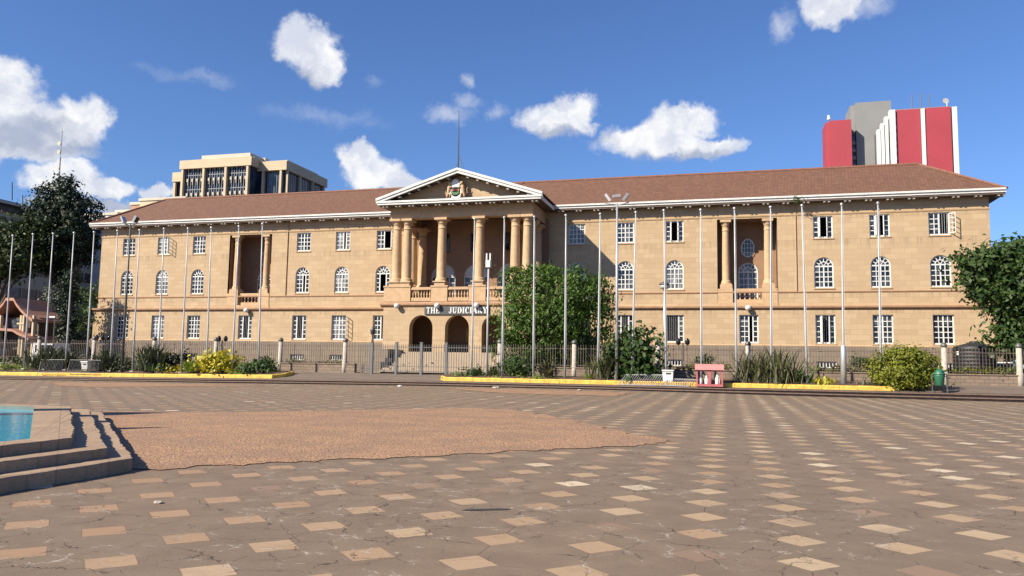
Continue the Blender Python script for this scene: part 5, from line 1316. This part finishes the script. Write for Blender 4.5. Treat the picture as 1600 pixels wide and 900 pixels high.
def car(u, Y, L, H, mat, label, rot=0., van=False, name='parked_car'):
    p = P(u, 550, Y); W_ = 1.7; z0 = .72
    o = thing(name, (0, 0, 0), label, 'car', 'cars parked behind the fence')
    ORG[o.name] = (0, 0, 0)
    body = [(-L/2, .25), (L/2, .25), (L/2, .62), (L/2-.12, .82), (L*.24, .92)] + ([(L*.24, .92), (L*.16, H*.98), (-L/2+.1, H), (-L/2, .9)] if van else [(-L*.42, .95), (-L/2+.03, .9)])
    m_ = MB(); m_.prism([(x_, -W_/2, z_) for x_, z_ in body], (0, W_, 0)); m_.build('body', mat, o, bevel=.05)
    if not van:
        m_ = MB(); m_.prism([(x_, -W_/2+.1, z_) for x_, z_ in [(-L*.42, .9), (L*.22, .9), (L*.08, H-.04), (-L*.3, H-.04)]], (0, W_-.2, 0)); m_.build('windows', M['carglass'], o, bevel=.04)
        m_ = MB(); m_.prism([(x_, -W_/2+.13, z_) for x_, z_ in [(L*.09, H-.05), (L*.07, H+.02), (-L*.29, H+.02), (-L*.31, H-.05)]], (0, W_-.26, 0)); m_.build('roof', mat, o, bevel=.03)
    else:
        m_ = MB(); m_.prism([(x_, -W_/2-.01, z_) for x_, z_ in [(-L*.4, H*.58), (L*.2, H*.58), (L*.14, H*.9), (-L*.4, H*.9)]], (0, W_+.02, 0)); m_.build('windows', M['carglass'], o)
    for sx_ in (-.31, .31):
        for sy_ in (-1, 1):
            w_ = MB(); w_.tube([(L*sx_, sy_*(W_/2-.16), .31), (L*sx_, sy_*(W_/2+.02), .31)], .31, 16); w__ = w_.build('wheel', M['tyre'], o)
            w_ = MB(); w_.tube([(L*sx_, sy_*(W_/2+.0), .31), (L*sx_, sy_*(W_/2+.03), .31)], .17, 12); w_.build('rim', M['galv'], w__)
    for sy_ in (-1, 1):
        m_ = MB(); m_.box(L/2-.06, L/2+.012, sy_*.6-.14, sy_*.6+.14, .58, .72); m_.build('headlight', plain('lamp_lens', (.6, .6, .58), .15), o)
    o.location = (p.x, Y, z0); o.rotation_euler = (0, 0, rot); return o
car(4, 60, 4.1, 1.45, M['cardark'], 'dark car parked at the far left edge', rad(-70))
car(2, 68, 4.2, 1.5, M['carred'], 'dark red car just behind the dark car at the left edge', rad(-80))
car(27, 64, 4.4, 1.75, M['carwhite'], 'white car parked in front of the curved roof pavilion', rad(-60))
car(87, 59, 4.2, 2.1, M['carwhite'], 'white van with grey roof parked in front of the dark evergreen', rad(-8), True, 'parked_van')
car(1570, 60, 4.2, 1.45, M['carwhite'], 'white car half hidden behind the black water tank', rad(60))
# street lamp by the pavilion
b = P(83, 545, 57); b.z = .7; t = P(86, 497, 57)
o = thing('street_lamp', tuple(b), 'dark street lamp with a flat head right of the curved roof pavilion', 'street lamp')
m_ = MB(); m_.tube([b, t], .06, 8); m_.build('post', M['darkpole'], o)
m_ = MB(); m_.box(t.x-.5, t.x+.12, t.y-.15, t.y+.15, t.z, t.z+.14); m_.build('lamp_head', M['galv'], o, bevel=.03)

# ------------------------------------------------------------------ background buildings
# office block at the left, running away from the square
OX = -92.
o = thing('office_block', (OX, 90, .7), 'grey multi storey office block with long window bands behind the trees at the left', 'building')
zt = PX(0, 314, OX).z; y0, y1 = 60., 103.
m_ = MB(); m_.box(OX-14, OX, y0, y1, .6, zt-1.2); m_.build('wall', M['office'], o)
m_ = MB(); m_.box(OX-15, OX+1.2, y0-1, y1+1, zt-.5, zt); m_.box(OX-14.5, OX+.5, y0-.5, y1+.5, zt-1.2, zt-.5); m_.build('roof_slab', plain('dark_slab', (.12, .10, .09), .8), o)
m_ = MB(); m_.box(OX+1.2, OX+1.3, y0-1, y1+1, zt-.42, zt-.1); m_.build('roof_fascia', M['creamshade'], o)
z = 2.8
while z < zt-3:
    m_ = MB(); m_.box(OX+.02, OX+.08, y0+.5, y1-.5, z, z+1.35); wb = m_.build('window_band', M['greygl'], o)
    m_ = MB(); y = y0+.5
    while y < y1: m_.box(OX+.08, OX+.16, y, y+.14, z-.1, z+1.45); y += 2.6
    m_.build('mullions', M['office'], wb); z += 3.25
for (u, v0, v1) in ((19, 285, 313), (35.5, 305, 320)):
    m_ = MB(); q = PX(u, v1, OX-3); r_ = PX(u, v0, OX-3); m_.tube([q, r_], .07, 5); m_.build('roof_antenna', M['darkpole'], o)
# radio mast
b = P(91, 300, 115); t = P(97.5, 204, 115); b.z = .7
o = thing('radio_mast', tuple(b), 'thin lattice radio mast with small dishes rising behind the dark evergreen', 'mast')
m_ = MB(); h = t.z-b.z
for dx, dy in ((-.35, 0), (.35, 0), (0, .5)): m_.tube([b+Vector((dx, dy, 0)), t+Vector((dx*.2, dy*.2, -h*.12))], .05, 4)
for k in range(46):
    z = b.z+h*.88*k/46; z2 = b.z+h*.88*(k+1)/46; s = .35*(1-.8*k/46); x_ = b.x+(t.x-b.x)*k/46; m_.tube([(x_-s, 115, z), (x_+s, 115, z2)], .03, 4)
m_.tube([t-Vector((0, 0, h*.13)), t], .05, 5); m_.build('lattice', plain('mast_steel', (.3, .28, .28), .5, .4), o)
for v in (238, 263, 225):
    q = P(95-(v-225)*.06, v, 114.6); m_ = MB(); m_.tube([(q.x, 114.2, q.z), (q.x, 114.6, q.z)], [.38, .2], 10); m_.build('dish', M['creamshade'], o)
# cream concrete tower
TYY = 150.; o = thing('concrete_tower', (P(337, 300, TYY).x, TYY, .7), 'cream concrete office tower with tall window grids above the left roof', 'building')
xa0, xa1 = P(281, 250, TYY).x, P(393, 246, TYY).x; zA1, zA0 = 46.9, 44.9
Yb = TYY+3.2; xb1 = P(448, 252, Yb).x; xc0 = P(270, 262, Yb).x; Yend = 172.
m_ = MB(); m_.box(xa0, xa1, TYY, Yb+4, zA0, zA1); m_.build('front_parapet', M['cream'], o)
m_ = MB(); m_.box(xa1-3, xb1, Yb, Yend, zA0-.6, zA1-.5); m_.build('rear_parapet', M['cream'], o)
m_ = MB(); m_.box(xc0, xa0+3, Yb, Yend, zA0-2.0, zA1-1.8); m_.build('left_parapet', M['cream'], o)
m_ = MB(); m_.box(xa0+.6, xa1-.6, TYY+1.0, Yb+3, .6, zA0); m_.box(xa1-3, xb1-.7, Yb+1.0, Yend-.6, .6, zA0-.6); m_.box(xc0+.6, xa0+3, Yb+1, Yend-1, .6, zA0-2); m_.build('glazing', M['bluegl'], o)
for u in (283.5, 316.5, 351, 385): x_ = P(u, 280, TYY).x; m_ = MB(); m_.box(x_-.28, x_+.28, TYY+.1, TYY+.9, .6, zA0+(1.7 if u == 316.5 else 0)); m_.build('column', M['cream'], o)
for x_ in (xb1-1.5, xa1+.9): m_ = MB(); m_.box(x_-.25, x_+.25, Yb+.1, Yb+.7, .6, zA0-.6); m_.build('column', M['cream'], o)
for y_ in (154.3, 159.7, 165.4, 170.8): m_ = MB(); m_.box(xb1-.7, xb1-.1, y_-.2, y_+.2, .6, zA0-.6); m_.build('column', M['cream'], o)
for x_ in (xc0+.5, xc0+2.8): m_ = MB(); m_.box(x_-.3, x_+.3, Yb+.2, Yb+.8, .6, zA0-2); m_.build('column', M['cream'], o)
mul = MB(); brk = MB(); brk.box(-.28, .12, -.25, 0, .8, 1.5); brk.box(-.02, .12, -.24, -.01, 0, .8)
BR2 = brk.build('sunshade_bracket', M['creamshade']); COL.objects.unlink(BR2)
for z_ in np.arange(30, 44.5, 3.35): mul.box(xa0+.6, xa1-.6, TYY+.85, TYY+1, z_, z_+.18)
xx_ = [P(u, 280, TYY).x for u in (283.5, 316.5, 351, 385)]
for a_, b2 in zip(xx_[:-1], xx_[1:]):
    for i in range(1, 9):
        x_ = a_+(b2-a_)*i/9; mul.box(x_-.05, x_+.05, TYY+.8, TYY+.98, 25, zA0)
        if i % 2 == 0:
            for z_ in np.arange(30, 44.5, 3.35): put(BR2, 'sunshade_bracket', o, (x_, TYY+.8, z_+1.1))
for i in range(1, 24): y_ = Yb+1+(Yend-Yb-1)*i/24; mul.box(xb1-.7, xb1-.6, y_-.04, y_+.04, 25, zA0-.6)
for i in range(1, 12): x_ = xa1+(xb1-xa1)*i/12; mul.box(x_-.04, x_+.04, Yb+.9, Yb+1, 25, zA0-.6)
mul.build('mullions', plain('steel_mullion', (.25, .27, .30), .5), o)
m_ = MB(); m_.box(P(311, 240, TYY).x, P(387, 240, TYY).x, TYY+1, TYY+9, zA1+.25, zA1+1.15); m_.box(P(313, 240, TYY).x, P(392, 240, TYY).x, TYY+1.4, TYY+8, zA1, zA1+.25); m_.build('roof_slab', M['creamshade'], o)
m_ = MB()
for k, y_ in enumerate((156, 160, 164)): m_.box(P(398, 240, 156).x, P(415-k*2, 240, 156).x+k*1.6, y_, y_+1.6, zA1+.4, zA1+1.25)
m_.box(xa1-2, xb1-1.5, 156, 170, zA1-.5, zA1+.4); m_.build('penthouse', M['creamshade'], o)
# low pale buildings behind the left end of the roof
o = thing('pale_rooftop_building', (P(225, 330, 100).x, 100, .7), 'pale flat roofed building stepping down behind the left end of the courthouse roof', 'building')
def blk(name, u0, u1, vt, Y, depth, mat, cap=True):
    a_, b2 = P(u0, vt, Y), P(u1, vt, Y); zt_ = (a_.z+b2.z)/2; m_ = MB(); m_.box(a_.x, b2.x, Y, Y+depth, .6, zt_-.4); m_.build(name, mat, o)
    m_ = MB(); m_.box(a_.x-.15, b2.x+.15, Y-.15, Y+depth+.15, zt_-.4, zt_); m_.build('parapet', M['creamshade'], o)
blk('main_block', 219, 290, 308.5, 100, 12, M['cream']); blk('stair_block', 205, 219, 316, 101, 6, M['band']); blk('middle_block', 182, 222, 327.5, 98, 10, M['creamshade']); blk('low_block', 120, 184, 333, 96, 10, M['white'])
m_ = MB(); a_, b2 = P(157, 340, 96), P(166, 346, 96); m_.box(a_.x, b2.x, 95.9, 96, b2.z, a_.z); m_.build('window', M['glass'], o)
# red and grey tower
RY = 220.; o = thing('red_panel_tower', (P(1400, 200, RY).x, RY, .7), 'modern tower of red panels, white fins and a grey core above the right roof', 'building')
def X_(u): return P(u, 190, RY).x
def Z_(u, v): return P(u, v, RY).z
def part(name, u0, u1, v, mat, y0, y1): m_ = MB(); m_.box(X_(u0), X_(u1), y0, y1, .6, Z_((u0+u1)/2, v)); return m_.build(name, mat, o)
part('red_panel', 1295.5, 1330, 187.5, M['red'], RY, RY+10)
m_ = MB(); m_.box(X_(1290), X_(1295.5), RY+1, RY+8, .6, Z_(1292, 190)); m_.build('red_panel', M['red'], o)
part('stair_glazing', 1330, 1338, 205, M['bluegl'], RY+3, RY+8)
for k in range(8): m_ = MB(); z_ = Z_(1334, 222+k*12); m_.box(X_(1330), X_(1338), RY+2.4, RY+3, z_, z_+.9); m_.build('landing', M['towergrey'], o)
part('grey_core', 1341, 1398, 151, M['towergrey'], RY+4, RY+16); part('grey_core', 1334.5, 1341, 153.5, M['towergrey'], RY+6, RY+15)
for u, v in ((1369.5, 203), (1375.5, 193.5), (1382, 183), (1389.5, 172.5)): part('white_fin', u, u+(5 if u < 1389 else 9), v, M['white'], RY-.6, RY+1.2)
part('fin_glazing', 1370, 1397, 205, M['bluegl'], RY+1, RY+4)
part('window_strip', 1396, 1400, 175, M['bluegl'], RY+.6, RY+4)
for k in range(8): m_ = MB(); z_ = Z_(1397, 190+k*12); m_.box(X_(1394), X_(1400), RY-.3, RY+.7, z_, z_+.9); m_.build('spandrel', M['white'], o)
part('red_panel', 1399.5, 1438, 171, M['red'], RY, RY+12); part('red_panel', 1446.5, 1486, 167.5, M['red'], RY, RY+12)
part('white_fin', 1439, 1445, 170, M['white'], RY-.3, RY+4); part('window_strip', 1438, 1446.5, 172, M['bluegl'], RY+.8, RY+10)
part('window_strip', 1486, 1489, 172, M['bluegl'], RY+.6, RY+9); part('white_fin', 1488.5, 1496, 166.5, M['white'], RY, RY+5)
m_ = MB(); m_.box(X_(1399.5), X_(1487), RY+.2, RY+12, Z_(1440, 171), Z_(1440, 168.2)); m_.build('roof_cap', M['towergrey'], o)
for u, v in ((1425, 148), (1438.5, 145), (1452, 146)): m_ = MB(); m_.tube([P(u, 171, RY+5), P(u, v, RY+5)], .13, 5); m_.build('roof_antenna', M['darkpole'], o)
m_ = MB(); q = P(1479.5, 163, RY+4); m_.tube([q-Vector((0, 0, .7)), q+Vector((0, 0, .5))], .1, 5); m_.tube([q+Vector((-.3, -.3, .9)), q+Vector((.2, .2, 1.5))], [.8, .15], 10); m_.build('dish', M['white'], o)
m_ = MB(); q = P(1295, 187, RY+3); m_.tube([q, q+Vector((0, 0, 1.2))], [.5, .3], 8); m_.build('roof_tank', M['white'], o)
# far trees closing the view to the right behind the courthouse
lob = lobes_px([(1560+i*30, 520-10*(i % 2), 26, 30) for i in range(6)], 95, .8)
tree('distant_tree', (lob[0][0], 95, .7), lob, 4000, .6, 'oliveshade', 77, 'dull green trees seen through the gap right of the courthouse', r0=.4)
# ball thing: tiny weeds on the roof edge
for (u, v, Y, s, lb) in ((850, 312, 63, .32, 'green weed growing from the gutter beside the portico'), (1243, 312, 64.6, .22, 'green weed growing from the gutter above the right loggia')):
    p = P(u, v, Y); tag(cloud_obj('gutter_weed', leafcloud([(p.x, p.y, p.z, s, s, s*1.2)], 90, .16, int(u)), FM['bush'], None, tuple(p)), lb, 'weed')

# measured albedos were a touch high for this exposure: bring every base colour down together
for m in bpy.data.materials:
    t = m.node_tree
    for n in list(t.nodes):
        if n.type in ('BSDF_PRINCIPLED', 'BSDF_TRANSLUCENT'):
            k = n.inputs['Base Color' if n.type == 'BSDF_PRINCIPLED' else 'Color']
            if k.is_linked:
                src = k.links[0].from_socket; x = t.nodes.new('ShaderNodeMix'); x.data_type = 'RGBA'; x.blend_type = 'MULTIPLY'
                x.inputs[0].default_value = 1; x.inputs[7].default_value = (.75, .75, .75, 1); t.links.new(src, x.inputs[6]); t.links.new(x.outputs[2], k)
